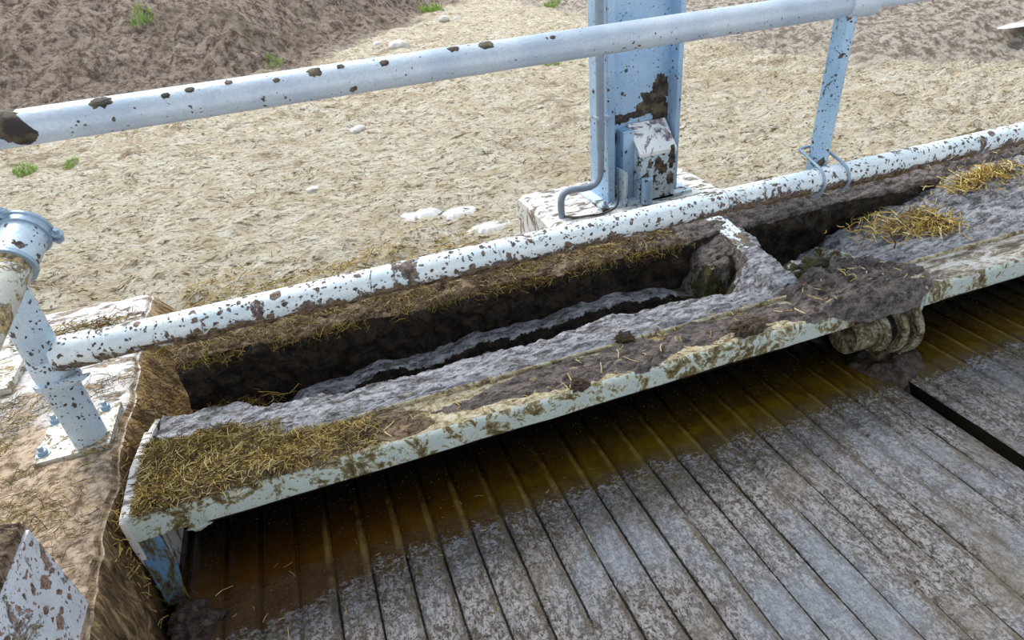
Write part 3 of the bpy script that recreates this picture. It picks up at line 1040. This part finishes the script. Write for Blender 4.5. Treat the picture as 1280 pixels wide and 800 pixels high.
# ------------------------------------------------------------------ mud in the troughs
def mud_left(x, y):
    ye = lerp_pts(x, [(-0.62, 1.875), (-0.42, 1.86), (-0.30, 1.79), (-0.1, 1.745), (0.3, 1.75), (0.65, 1.745), (0.9, 1.77), (1.15, 1.765), (1.33, 1.72), (1.5, 1.72)])
    ye += nz(x, 0, 0, 9, 4) * 0.014
    n1 = nz(x, y * 1.5, 0, 12, 4) * 0.013 + nz(x, y, 7, 3, 2) * 0.012 + nz(x * 0.8, y * 1.3, 1, 44, 3) * 0.0055
    band = 0.335 - 0.055 * sstep(1.50, 1.72, y) + n1 * sstep(1.49, 1.56, y)
    band -= 0.03 * sstep(-0.3, -0.55, x) * sstep(1.72, 1.6, y)
    tz = 0.135 + n1
    sl = sstep(-0.38, -0.15, x)
    yc = lerp_pts(x, [(-0.3, 1.86), (0.2, 1.885), (0.8, 1.90), (1.3, 1.885)])
    top = lerp_pts(x, [(-0.4, 0.16), (-0.2, 0.225), (0.2, 0.235), (0.7, 0.25), (1.05, 0.26), (1.3, 0.22)]) + nz(x, 3, 0, 6, 3) * 0.03
    d = y - yc + nz(x, y, 2, 10, 4) * 0.012
    slug = tz + (top - tz) * sstep(-0.062, -0.030, d) * (1 - 0.35 * sstep(0.03, 0.09, d)) * sl + n1 * 0.6
    # hummock banked up against the cross bar
    bar = 0.352 + 0.098 * (y - 1.58) / 0.53
    fall = 0.42 * max(0.0, 1.455 - x) ** 1.0 + 2.2 * max(0.0, 1.34 - x)
    front = sstep(1.70, 1.85, y + nz(x, y, 5, 14, 4) * 0.05 + 0.35 * (1.40 - x) * (1 if x < 1.40 else 0.0))
    hum = (bar - 0.004 - fall + n1) * front if x > 1.22 and y > 1.74 else -1
    ramp = -1
    if x > 1.36:
        lim = 1.862 + nz(x, y, 9, 10, 3) * 0.03
        ramp = bar + 0.006 + n1 * 0.7 - 1.6 * max(0.0, 1.445 - x) - 7.0 * max(0.0, x - 1.532)
        ramp -= 0.05 * sstep(lim, lim + 0.02, y)
        if x < 1.445:
            ramp -= 1.5 * max(0.0, y - 1.74)
    hum = max(hum, ramp)
    deep = max(slug, tz)
    e = sstep(ye + 0.010, ye - 0.012, y)
    z = deep * (1 - e) + band * e
    if hum > z:
        z = hum
    return z


mud_l = grid('trough_mud', ls(-0.625, 1.56, 580), ls(1.515, 1.945, 170), mud_left, ['wet_grey_mud', 'mossy_dirt', 'earth_wall', 'brown_mud'])
tag(mud_l, 'wet grey mud sludge filling the left trough with a long slumped ridge', 'mud', kind='stuff')
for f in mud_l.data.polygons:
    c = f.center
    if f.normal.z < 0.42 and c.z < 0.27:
        f.material_index = 2  # trench shade painted in: steep low faces take the dark tone
    wv = nz(c.x, c.y, c.z, 22, 3) * 0.05
    if 1.24 < c.x < 1.45 and c.y > 1.74 and c.z > 0.2:
        f.material_index = 3
    if 1.22 < c.x < 1.47 and 1.72 < c.y < 1.87 + wv and c.z < 0.315 + wv and f.normal.z < 0.72:
        f.material_index = 1
    if c.x > 1.53 and f.normal.z < 0.5:
        f.material_index = 3


def mud_right(x, y):
    n1 = nz(x, y * 1.5, 3, 11, 4) * 0.018 + nz(x, y, 7, 3, 2) * 0.016 + nz(x * 0.8, y * 1.3, 1, 44, 3) * 0.006
    lip = 0.345
    a = lerp_pts(x, [(1.5, 0.12), (1.7, 0.16), (2.0, 0.25), (2.3, 0.34), (2.65, 0.42), (5, 0.44)])
    b = 0.33
    t = sstep(1.58, lerp_pts(x, [(1.5, 1.70), (2.2, 1.86)]), y)
    z = b * (1 - t) + a * t
    hollow = sstep(0.20, 0.05, math.hypot(x - 1.62, (y - 1.86) * 1.3))
    z -= 0.14 * hollow
    # mossy lump right of the cross bar
    q = math.hypot((x - 1.62) / 0.10, (y - 1.66) / 0.085)
    if q < 1:
        z = max(z, 0.22 + 0.14 * (1 - q * q) ** 0.5)
    return z + n1 * sstep(1.50, 1.57, y)


mud_r = grid('trough_mud', ls(1.500, 5.0, 560), ls(1.515, 1.945, 120), mud_right, ['wet_grey_mud', 'mossy_dirt'])
tag(mud_r, 'bluish wet mud heaped in the trough right of the cross bar', 'mud', kind='stuff')
for f in mud_r.data.polygons:
    c = f.center
    if 1.52 < c.x < 1.66 and 1.56 < c.y < 1.74 and f.normal.z < 0.86:
        f.material_index = 1


ml = lump('mossy_clod', (1.66, 1.635, 0.325), (0.075, 0.055, 0.055), 'mossy_dirt', 81, 0.5, None, 4, 2.0)
tag(ml, 'olive mossy clod in the mud just right of the cross bar', 'clod', 'mud clods on the trough lip')


# brown mud lying over the lip and over the joint between the troughs
def mat_z(x, y):
    front = lerp_pts(x, [(0.2, 1.42), (0.5, 1.395), (0.8, 1.375), (1.05, 1.40), (1.3, 1.41), (1.45, 1.37), (1.62, 1.335), (1.80, 1.325), (1.90, 1.36), (2.0, 1.46)]) + nz(x, 0, 2, 9, 4) * 0.02
    back = lerp_pts(x, [(0.2, 1.46), (0.5, 1.505), (1.0, 1.51), (1.3, 1.515), (1.45, 1.56), (1.6, 1.60), (1.75, 1.66), (1.9, 1.58), (2.02, 1.47)]) + nz(x, 4, 2, 9, 4) * 0.02
    thick = lerp_pts(x, [(0.15, 0.0), (0.3, 0.012), (0.6, 0.016), (1.05, 0.014), (1.25, 0.010), (1.45, 0.022), (1.65, 0.034), (1.8, 0.024), (1.9, 0.012), (1.98, 0.0)])
    patchy = sstep(-0.35, 0.05, nz(x, y, 1, 6, 3) + lerp_pts(x, [(0.2, -0.1), (0.4, 0.4), (0.95, 0.4), (1.15, -0.12), (1.35, 0.1), (1.5, 0.6), (2, 0.5)]))
    e = sstep(front - 0.012, front + 0.022, y) * sstep(back + 0.012, back - 0.022, y) * patchy
    h = thick * e * (1 + 0.5 * nz(x, y, 0, 14, 5)) - 0.006 * (1 - e)
    base = 0.336
    if y < 1.375:
        base -= (1.375 - y) * 0.8
    gap = sstep(1.59, 1.64, x) * sstep(1.91, 1.86, x)
    fold = nz(x * 0.5 + y * 0.9, y * 1.3 - x * 0.4, 2, 16, 4) * 0.028 * e * sstep(1.3, 1.5, x) + nz(x, y, 6, 48, 3) * 0.005 * e
    return base + h + fold - 0.0 * gap


mm = grid('lip_mud', ls(0.16, 2.03, 500), ls(1.325, 1.72, 130), mat_z, 'brown_mud', skirt=0.325)
tag(mm, 'brown mud smeared over the trough lip and heaped on the joint at centre right', 'mud', kind='stuff')
# remove the parts of the sheet that dip below the lip surface
bm = bmesh.new()
bm.from_mesh(mm.data)
kill = [f for f in bm.faces if all(v.co.z < (0.336 - max(0, 1.375 - v.co.y) * 0.8) - 0.0035 for v in f.verts)]
bmesh.ops.delete(bm, geom=kill, context='FACES')
bm.to_mesh(mm.data)
bm.free()


# straw-brown cake on the left end of the lip
def cake_z(x, y):
    ymax = lerp_pts(x, [(-0.6, 1.66), (-0.38, 1.63), (-0.22, 1.53), (0.3, 1.51)]) + nz(x, 0, 0, 9, 4) * 0.03
    e = sstep(1.36, 1.40, y) * sstep(ymax, ymax - 0.05, y) * sstep(-0.625, -0.59, x) * sstep(0.25, -0.2, x + nz(x, y, 0, 6, 3) * 0.25)
    return 0.330 + (0.026 * (1 + 0.5 * nz(x, y, 0, 12, 5)) + 0.012 * sstep(1.50, 1.55, y) * sstep(0.0, -0.3, x)) * e - 0.004 * (1 - e)


ck = grid('straw_cake', ls(-0.64, 0.30, 300), ls(1.365, 1.67, 110), cake_z, 'earth_ledge', skirt=0.31)
bm = bmesh.new()
bm.from_mesh(ck.data)
bmesh.ops.delete(bm, geom=[f for f in bm.faces if all(v.co.z < 0.3345 for v in f.verts)], context='FACES')
bm.to_mesh(ck.data)
bm.free()
tag(ck, 'dry brown dung and chaff caked on the left end of the trough lip', 'dung', kind='stuff')


# ------------------------------------------------------------------ pivot bearing under the joint
pv = empty('pivot_bearing', (1.86, 1.43, 0.0), 'muddy ringed pivot pipe under the joint between the two troughs', 'bearing')
px = 1.73
lathe('pivot_pipe', [(-0.10, 0.060), (0.0, 0.060), (0.0, 0.068), (0.04, 0.064), (0.04, 0.050)], (px, 1.43, 0.165), (1, 0.06, -0.05), 'ring_dirt', pv)
for k, (dx, r) in enumerate(((0.025, 0.080), (0.085, 0.100), (0.142, 0.113))):
    lathe('ring', [(-0.008, r - 0.03), (-0.012, r - 0.006), (-0.008, r), (0.012, r + 0.003), (0.018, r - 0.004), (0.018, r - 0.03)], (px + dx, 1.431 + dx * 0.06, 0.163 - dx * 0.05), (1, 0.06, -0.05), 'ring_dirt', pv)
tube('hub', (px + 0.02, 1.432, 0.162), (px + 0.17, 1.44, 0.155), 0.07, 'earth_wall', pv, hollow=False)
box('bearing_foot', (1.80, 1.40, -0.11), (1.94, 1.50, 0.10), 'splat', pv, bevel=0.01)
bl = grid('bearing_mud', ls(1.60, 2.05, 70), ls(1.22, 1.56, 60), lambda x, y: -0.05 + 0.10 * max(0, 1 - ((x - 1.86) / 0.17) ** 2 - ((y - 1.42) / 0.15) ** 2) ** 0.7 + nz(x, y, 0, 16, 5) * 0.02, 'dark_clod', skirt=-0.1)
tag(bl, 'dark mud heap on the floor under the ringed pivot pipe', 'mud', kind='stuff')


# ------------------------------------------------------------------ steel column on its plinth
def build_plinth():
    x0, x1, y0, y1, z1 = 1.0, 1.94, 2.52, 3.05, 0.30
    xs, ys = ls(x0, x1, 70), ls(y0, y1, 50)

    def z(x, y):
        ex = min(x - x0, x1 - x)
        ey = min(y - y0, y1 - y)
        return z1 + nz(x, y, 0, 12, 5) * 0.006 - 0.02 * (1 - sstep(0, 0.03, ex)) - 0.02 * (1 - sstep(0, 0.03, ey))
    o = grid('concrete_plinth', xs, ys, z, 'concrete', skirt=-0.02)
    smooth_by_angle(o, 45)
    tag(o, 'whitish concrete plinth under the steel column, splashed with mud', 'plinth')


build_plinth()
co = empty('steel_column', (1.51, 2.77, 0.30), 'pale blue galvanised steel column on the concrete plinth, muddy at its foot', 'column')
yf, yb = 2.655, 2.85
box('flange', (1.336, yf, 0.29), (1.372, yb, 3.4), 'column', co, bevel=0.004)
box('flange', (1.690, yf, 0.29), (1.715, yb, 3.4), 'column', co, bevel=0.004)
web = box('web', (1.37, 2.735, 0.29), (1.695, 2.755, 3.4), 'column', co, bevel=0)
box('foot_plate', (1.28, 2.60, 0.29), (1.77, 2.90, 0.316), 'column_box', co, bevel=0.002)
for bx, by in ((1.30, 2.62), (1.66, 2.63)):
    lathe('foot_bolt', [(0, 0.016), (0.012, 0.016), (0.013, 0.008), (0.03, 0.008), (0.031, 0.005)], (bx, by, 0.315), (0, 0, 1), 'steel', co, n=16)
bxp = prism('cover_box', [(2.735, 0.30), (2.735, 0.655), (2.715, 0.655), (2.605, 0.545), (2.60, 0.535), (2.60, 0.30)], 'x', 1.475, 1.665, 'column_box', co, bevel=0.003)
prism('box_lid', [(2.732, 0.656), (2.716, 0.660), (2.598, 0.546), (2.596, 0.528), (2.602, 0.536), (2.716, 0.650)], 'x', 1.47, 1.67, 'box_lid', co, bevel=0.0015)
box('stiffener', (1.40, 2.60, 0.30), (1.412, 2.74, 0.47), 'column_box', co, bevel=0.002)
box('side_cover', (1.418, 2.66, 0.30), (1.474, 2.736, 0.645), 'column', co, bevel=0.004)
box('foot_rib', (1.52, 2.575, 0.30), (1.532, 2.602, 0.47), 'column_box', co, bevel=0.002)
tube('stub_pipe', (1.50, 2.575, 0.31), (1.50, 2.575, 0.43), 0.027, 'column', co, hollow=False, n=20)


def on_web(cx, cz, y=2.735):
    return lambda u, v, h: Vector((cx + u, y - h, cz + v))


for (cx, cz, w, hgt, sd) in ((1.65, 0.80, 0.045, 0.065, 1), (1.61, 0.735, 0.075, 0.055, 2), (1.655, 0.69, 0.045, 0.07, 3), (1.535, 0.695, 0.075, 0.016, 4), (1.43, 0.685, 0.06, 0.024, 5), (1.655, 0.84, 0.014, 0.018, 6),
                             (1.405, 0.60, 0.03, 0.03, 7), (1.47, 0.90, 0.007, 0.007, 8), (1.45, 0.80, 0.007, 0.008, 9), (1.40, 0.72, 0.014, 0.022, 21)):
    pancake('mud_patch', (lambda w, hgt: lambda a: 1 / math.sqrt((math.cos(a) / w) ** 2 + (math.sin(a) / hgt) ** 2))(w, hgt), on_web(cx, cz), 'splat', co, 0.008, sd, 0.42, 5, 56)
for (cx, cz, w, hgt, sd) in ((1.575, 0.485, 0.024, 0.036, 11), (1.60, 0.455, 0.028, 0.026, 12), (1.645, 0.50, 0.018, 0.055, 13), (1.52, 0.42, 0.045, 0.02, 14), (1.495, 0.37, 0.018, 0.05, 15), (1.64, 0.40, 0.02, 0.03, 16)):
    pancake('mud_patch', (lambda w, hgt: lambda a: 1 / math.sqrt((math.cos(a) / w) ** 2 + (math.sin(a) / hgt) ** 2))(w, hgt), on_web(cx, cz, 2.60), 'splat', co, 0.006, sd, 0.45, 5, 56)

cd = empty('conduit', (1.31, 2.63, 0.31), 'grey plastic conduit down the left edge of the steel column, bending onto the plinth', 'conduit')
tube('straight_pipe', (1.300, 2.66, 0.58), (1.300, 2.66, 3.4), 0.019, 'conduit', cd, n=20)
bent('bend', [(1.300, 2.66, 0.60), (1.300, 2.66, 0.52), (1.294, 2.66, 0.462), (1.265, 2.657, 0.425), (1.21, 2.652, 0.418), (1.15, 2.648, 0.424), (1.105, 2.645, 0.418), (1.086, 2.644, 0.39), (1.082, 2.643, 0.35), (1.085, 2.642, 0.295)], 0.0165, 'conduit', cd, n=16)
for zc in (0.72, 1.3):
    box('pipe_clip', (1.276, 2.646, zc), (1.345, 2.69, zc + 0.018), 'steel', cd, bevel=0.002)
cb2 = bent('cable', [(1.352, 2.60, 0.42), (1.353, 2.585, 0.37), (1.335, 2.575, 0.325), (1.27, 2.57, 0.308), (1.19, 2.575, 0.31), (1.13, 2.60, 0.306), (1.08, 2.64, 0.31)], 0.0055, 'cable', None, n=10)
tag(cb2, 'thin dark cable curling over the plinth at the foot of the column', 'cable')

# ------------------------------------------------------------------ straw
def on_ledge(x0, x1, y0=1.935, y1=2.16, bias=1.0):
    def f(R):
        x = R.uniform(x0, x1)
        t = R.random() ** bias
        y = y0 + (y1 - y0) * t
        z = lerp_pts(y, [(1.93, 0.41), (1.945, 0.425), (2.06, 0.445), (2.16, 0.466)])
        if nz(x, y, 0, 5, 2) < -0.28:
            return None
        return (x, y, z + R.uniform(0, 0.012))
    return f


s1 = straw('ledge_straw', on_ledge(-0.54, 1.28, bias=0.8), 9500, [0, 1, 2, 2, 3, 3, 3, 3], (0.012, 0.055), (0.0003, 0.0009), 1.0, 3)
tag(s1, 'golden brown straw matted along the ledge under the lower rail', 'straw', kind='stuff')
s1b = straw('ledge_straw', on_ledge(1.5, 4.0, 2.0, 2.16), 1200, [3, 3, 2, 1], (0.02, 0.06), (0.0007, 0.0015), 0.6, 13)
tag(s1b, 'thin brown chaff on the ledge right of the steel column', 'straw', kind='stuff')


def wall_edge(R):
    x = R.uniform(-0.53, 1.4)
    if nz(x, 0, 3, 4, 3) < -0.15:
        return None
    return (x, 1.928 + R.gauss(0, 0.008), 0.418 - abs(R.gauss(0, 0.020)))


s1c = straw('hanging_straw', wall_edge, 1700, [0, 2, 3, 3, 3, 2], (0.015, 0.06), (0.0003, 0.0009), 2.2, 23)
tag(s1c, 'straw ends hanging over the dark earth face at the back of the trough', 'straw', kind='stuff')


def on_lip(R):
    x = -0.612 + 0.62 * R.random() ** 1.35
    y = R.uniform(1.37, 1.62 if x < -0.25 else 1.52)
    if x > -0.2 and R.random() < 0.5:
        return None
    return (x, y, cake_z(x, y) + R.uniform(0, 0.014))


s2 = straw('lip_straw', on_lip, 6800, [0, 1, 1, 2, 2, 0, 3, 3, 3], (0.008, 0.055), (0.0003, 0.0011), 0.7, 5)
tag(s2, 'loose straw strewn over the left end of the trough lip', 'straw', kind='stuff')


def on_lip_far(R):
    x = R.uniform(0.0, 1.9)
    y = R.uniform(1.38, 1.54)
    return (x, y, 0.345 + (max(0, mat_z(x, y) - 0.338) if x > 0.17 else 0.012))


s3 = straw('stray_straw', on_lip_far, 130, [1, 1, 0, 3], (0.015, 0.05), (0.0007, 0.0020), 0.35, 8)
tag(s3, 'few pale straw stalks stuck in the brown mud of the lip', 'straw', kind='stuff')


def on_block(R):
    x = R.uniform(-1.35, -0.70)
    y = R.uniform(1.05, 2.1)
    dens = sstep(-0.25, 0.2, nz(x, y, 0, 3.2, 3) + 0.35 * sstep(0.35, 0.0, abs(y - 1.62)) - 0.12)
    if R.random() > dens:
        return None
    return (x, y, block_top(x, y) + R.uniform(0.001, 0.014))


s4 = straw('block_straw', on_block, 4200, [0, 1, 2, 2, 3, 3, 3], (0.010, 0.08), (0.0003, 0.0010), 0.5, 9)
tag(s4, 'greenish straw scattered on the concrete block around the post foot', 'straw', kind='stuff')


def on_block_far(R):
    x, y = R.gauss(-0.93, 0.12), R.gauss(2.48, 0.05)
    if x > -0.73:
        return None
    return (x, y, 0.345 + R.uniform(0, 0.01))


s5 = straw('block_straw', on_block_far, 420, [2, 3, 3, 2, 0], (0.02, 0.06), (0.0008, 0.0018), 0.5, 10)
tag(s5, 'olive straw wisp on the far white end of the concrete block', 'straw', kind='stuff')


def on_block_side(R):
    y = R.uniform(1.3, 2.5)
    z = 0.34 - 0.34 * R.random() ** 1.3
    return (-0.672 - 0.045 * (y - 1.4) + 0.014 + 0.125 * min(1.0, (0.35 - z) / 0.21) * sstep(1.68, 1.92, y), y, z)


s6 = straw('block_side_straw', on_block_side, 1300, [3, 3, 0, 0, 3], (0.015, 0.05), (0.0007, 0.0016), 1.6, 12)
tag(s6, 'brown straw plastered on the side of the concrete block facing the trough', 'straw', kind='stuff')


def clump(cx, cy, cz, sx, sy):
    def f(R):
        x, y = R.gauss(cx, sx), R.gauss(cy, sy)
        return (x, y, max(cz, mud_right(x, min(1.94, y)) if 1.52 < y < 1.95 else cz) + R.uniform(0, 0.02))
    return f


for (cx, cy, cz, sx, sy, n, lab) in ((2.70, 1.85, 0.40, 0.10, 0.035, 460, 'golden straw clump on the mud at the far right end'),
                                     (2.30, 1.72, 0.33, 0.06, 0.045, 330, 'dark golden straw clump beside the lip of the right trough'),
                                     (2.18, 1.80, 0.33, 0.10, 0.05, 200, 'thin brown straw wisps on the mud right of the cross bar')):
    s = straw('straw_clump', clump(cx, cy, cz, sx, sy), n, [0, 0, 0, 2, 3, 1], (0.04, 0.12), (0.0009, 0.002), 0.5, int(cx * 100), along=0.5)
    tag(s, lab, 'straw', kind='stuff')


def in_hollow(R):
    x, y = R.gauss(-0.44, 0.08), R.uniform(1.86, 1.94)
    return (x, y, 0.20 + R.uniform(0, 0.04))


s7 = straw('hollow_straw', in_hollow, 260, [2, 3, 3, 0], (0.03, 0.08), (0.0008, 0.0016), 0.9, 15)
tag(s7, 'damp olive straw in the dark hollow at the left end of the trough', 'straw', kind='stuff')


def on_floor(R):
    x = R.uniform(-0.60, 1.2)
    y = R.uniform(1.0, 1.4)
    if R.random() > sstep(1.1, -0.6, x):
        return None
    return (x, y, 0.004)


s8 = straw('floor_chaff', on_floor, 170, [1, 3, 2, 0], (0.008, 0.035), (0.0006, 0.0013), 0.15, 17)
tag(s8, 'small bits of chaff floating on the amber puddle', 'chaff', kind='stuff')
b1 = bent('straw_stalk', [(-0.592, 1.40, 0.18), (-0.597, 1.383, 0.10), (-0.594, 1.372, 0.005)], 0.0035, 'straw_olive', None, n=6)
tag(b1, 'single olive stalk standing beside the blue corner leg', 'stalk')


def near_ground(R):
    y = 2.7 * (3.2 ** R.random())
    x = R.uniform(-0.75, 1.5) * y
    if nz(x, y, 0, 1.2, 3) < -0.05:
        return None
    return (x, y, ground_z(x, y) + 0.004)


s9 = straw('ground_chaff', near_ground, 6000, [2, 3, 3, 1, 3], (0.012, 0.045), (0.0010, 0.0035), 0.4, 19)
tag(s9, 'dry chaff strewn over the sandy ground behind the railing', 'chaff', kind='stuff')


def behind_pipe(R):
    x = -0.72 + 1.5 * R.random() ** 1.3
    y = R.gauss(3.02, 0.16)
    return (x, y, ground_z(x, y) + R.uniform(0.0, 0.02))


s10 = straw('ground_straw', behind_pipe, 1500, [0, 2, 3, 1, 0], (0.03, 0.09), (0.001, 0.002), 0.5, 20)
tag(s10, 'matted straw on the sand just behind the lower rail', 'straw', kind='stuff')


# ------------------------------------------------------------------ clods, stones, tufts, puddles
def scatter_clods():
    R = random.Random(31)
    vs, fs = [], []
    bm0 = bmesh.new()
    bmesh.ops.create_icosphere(bm0, subdivisions=1, radius=1)
    bv = [v.co.copy() for v in bm0.verts]
    bf = [tuple(v.index for v in f.verts) for f in bm0.faces]
    bm0.free()
    for i in range(4200):
        y = 2.75 * (8 ** R.random())
        x = R.uniform(-0.6, 1.55) * (y + 0.3)
        if nz(x, y, 0, 0.8, 3) < -0.02 + R.uniform(-0.3, 0.2):
            continue
        s = R.uniform(0.003, 0.010) * (0.7 + y * 0.10)
        z = ground_z(x, y)
        b = len(vs)
        a = R.uniform(0, 6.28)
        for v in bv:
            h = R.uniform(0.6, 1.25) * s
            q = Vector((v.x * h * 1.6, v.y * h, v.z * h * 0.6))
            vs.append(Vector((x + q.x * math.cos(a) - q.y * math.sin(a), y + q.x * math.sin(a) + q.y * math.cos(a), z + q.z)))
        fs += [tuple(b + k for k in f) for f in bf]
    o = link('ground_clods', data('ground_clods', vs, fs), 'clod')
    tag(o, 'small dry clods of earth scattered over the sandy ground', 'clods', kind='stuff')


scatter_clods()
for i, (x, y, s, lab) in enumerate(((3.16, 13.2, 0.11, 'pale stone left of a pair at the foot of the brown bank'), (3.40, 13.1, 0.10, 'pale stone right of a pair at the foot of the brown bank'),
                                    (1.74, 10.4, 0.16, 'flat grey stone just above the top rail near the middle'), (1.52, 10.9, 0.10, 'small pale stone behind the flat grey stone'),
                                    (0.0, 4.5, 0.045, 'small white stone alone on the sand between the rails'), (0.50, 5.9, 0.075, 'round pale stone on the sand just under the top rail'),
                                    (9.6, 7.0, 0.07, 'white stone on the grey heap at the upper right'))):
    o = lump('stone', (x, y, ground_z(x, y) + s * 0.15), (s, s * 0.8, s * 0.55), 'stone', i + 20, 0.3)
    tag(o, lab, 'stone', 'pale stones on the ground')
ru = lump('rusty_clump', (-0.60, 2.93, ground_z(-0.6, 2.93) + 0.02), (0.05, 0.04, 0.04), 'rusty', 3, 0.5)
tag(ru, 'rust brown clump on the ground beside the far corner of the concrete block', 'clump')
for i, (x, y, sp, lab) in enumerate(((-2.31, 6.55, 0.16, 'green grass tuft at the left edge under the top rail'), (-1.94, 6.5, 0.12, 'small green tuft right of the one at the left edge'),
                                     (-0.08, 10.2, 0.20, 'green tuft in the brown soil above the top rail, near the left'), (3.05, 7.5, 0.16, 'green tuft left of the steel column under the top rail'),
                                     (3.42, 15.4, 0.45, 'grass tuft at the top edge on the brown bank'), (5.45, 13.3, 0.30, 'grass tuft at the top edge just left of the steel column'),
                                     (-1.75, 11.5, 0.30, 'pale green tuft on the brown bank at the left'))):
    R = random.Random(50 + i)
    vs, fs = [], []
    for k in range(230):
        bx, by = x + sp * 0.6 * math.sqrt(k / 230) * math.cos(k * 2.4), y + sp * 0.6 * math.sqrt(k / 230) * math.sin(k * 2.4)
        bz = ground_z(bx, by)
        h = R.uniform(0.2, 0.5) * sp * 0.8
        a = R.uniform(0, 6.28)
        lean = Vector((math.cos(a), math.sin(a), 0)) * h * R.uniform(0.3, 1.1)
        w = Vector((-math.sin(a), math.cos(a), 0)) * sp * 0.018
        th = Vector((math.cos(a), math.sin(a), 0)) * sp * 0.008
        b = len(vs)
        p = Vector((bx, by, bz - 0.005))
        vs += [p + w, p - w, p + th, p + lean * 0.4 + Vector((0, 0, h * 0.7)) + w * 0.7, p + lean * 0.4 + Vector((0, 0, h * 0.7)) - w * 0.7, p + lean * 0.4 + Vector((0, 0, h * 0.7)) + th, p + lean + Vector((0, 0, h * 0.85))]
        fs += [(b, b + 1, b + 4, b + 3), (b + 1, b + 2, b + 5, b + 4), (b + 2, b, b + 3, b + 5), (b + 3, b + 4, b + 6), (b + 4, b + 5, b + 6), (b + 5, b + 3, b + 6)]
    o = link('grass_tuft', data('grass_tuft', vs, fs), 'grass', smooth=False)
    tag(o, lab, 'grass', 'grass tufts on the ground')
for i, (x, y, a, b, lab) in enumerate(((0.58, 3.70, 0.13, 0.10, 'white puddle farthest from the plinth on the sand'), (0.79, 3.50, 0.12, 0.08, 'white puddle between two others left of the plinth'),
                                       (0.90, 3.24, 0.14, 0.07, 'bluish white puddle against the left side of the plinth'), (6.9, 4.65, 0.6, 0.10, 'thin shiny puddle along the foot of the grey heap at the right'))):
    zz = ground_z(x, y) + (0.008 if i < 3 else 0.02)
    o = pancake('puddle', (lambda a, b: lambda t: 1 / math.sqrt((math.cos(t) / a) ** 2 + (math.sin(t) / b) ** 2))(a, b),
                lambda u, v, h, x=x, y=y, zz=zz: Vector((x + u, y + v, zz + min(h, 0.002) - (0.02 if h < 0 else 0))), 'water', None, 0.002, 40 + i, 0.2, 4, 60)
    tag(o, lab, 'puddle', 'puddles on the sand')


# clods on the trough lip
def fibre_clod(name, loc, size, label, seed, hairy=120):
    root = lump(name, loc, size, 'dark_clod', seed, 0.5, None, 4, 2.2)
    tag(root, label, 'clod', 'mud clods on the trough lip')
    R = random.Random(seed)
    P = []

    def f(R2):
        return (loc[0] + R2.gauss(0, size[0] * 0.55), loc[1] + R2.gauss(0, size[1] * 0.55), loc[2] + size[2] * R2.uniform(0.1, 0.8))
    s = straw('fibres', f, hairy, [3, 3, 3], (0.02, 0.05), (0.0007, 0.0014), 0.8, seed, root, along=-0.4)


fibre_clod('mud_clod', (1.20, 1.40, 0.352), (0.055, 0.032, 0.020), 'dark fibrous clod hanging on the lip edge left of the mud heap', 61)
fibre_clod('mud_clod', (-0.03, 1.425, 0.346), (0.030, 0.018, 0.014), 'small dark clod on the tan part of the lip', 62, 40)
fibre_clod('mud_clod', (0.82, 1.52, 0.352), (0.030, 0.020, 0.020), 'brown clod at the back of the lip above its middle', 63, 50)
fibre_clod('mud_clod', (0.60, 1.385, 0.335), (0.03, 0.02, 0.016), 'muddy lump on the front edge of the lip at its middle', 64, 30)
lm = lump('muck_heap', (-0.57, 1.275, 0.01), (0.06, 0.05, 0.05), 'dark_clod', 70, 0.6, None, 4, 2.2)
tag(lm, 'dark muck heap on the floor at the foot of the blue corner leg', 'muck')
tg = bent('twig', [(1.985, 1.60, 0.36), (1.985, 1.60, 0.385), (1.97, 1.61, 0.41), (1.965, 1.62, 0.43)], 0.003, 'straw_brown', None, n=6)
tag(tg, 'thin dark twig sticking out of the mud right of the joint', 'twig')
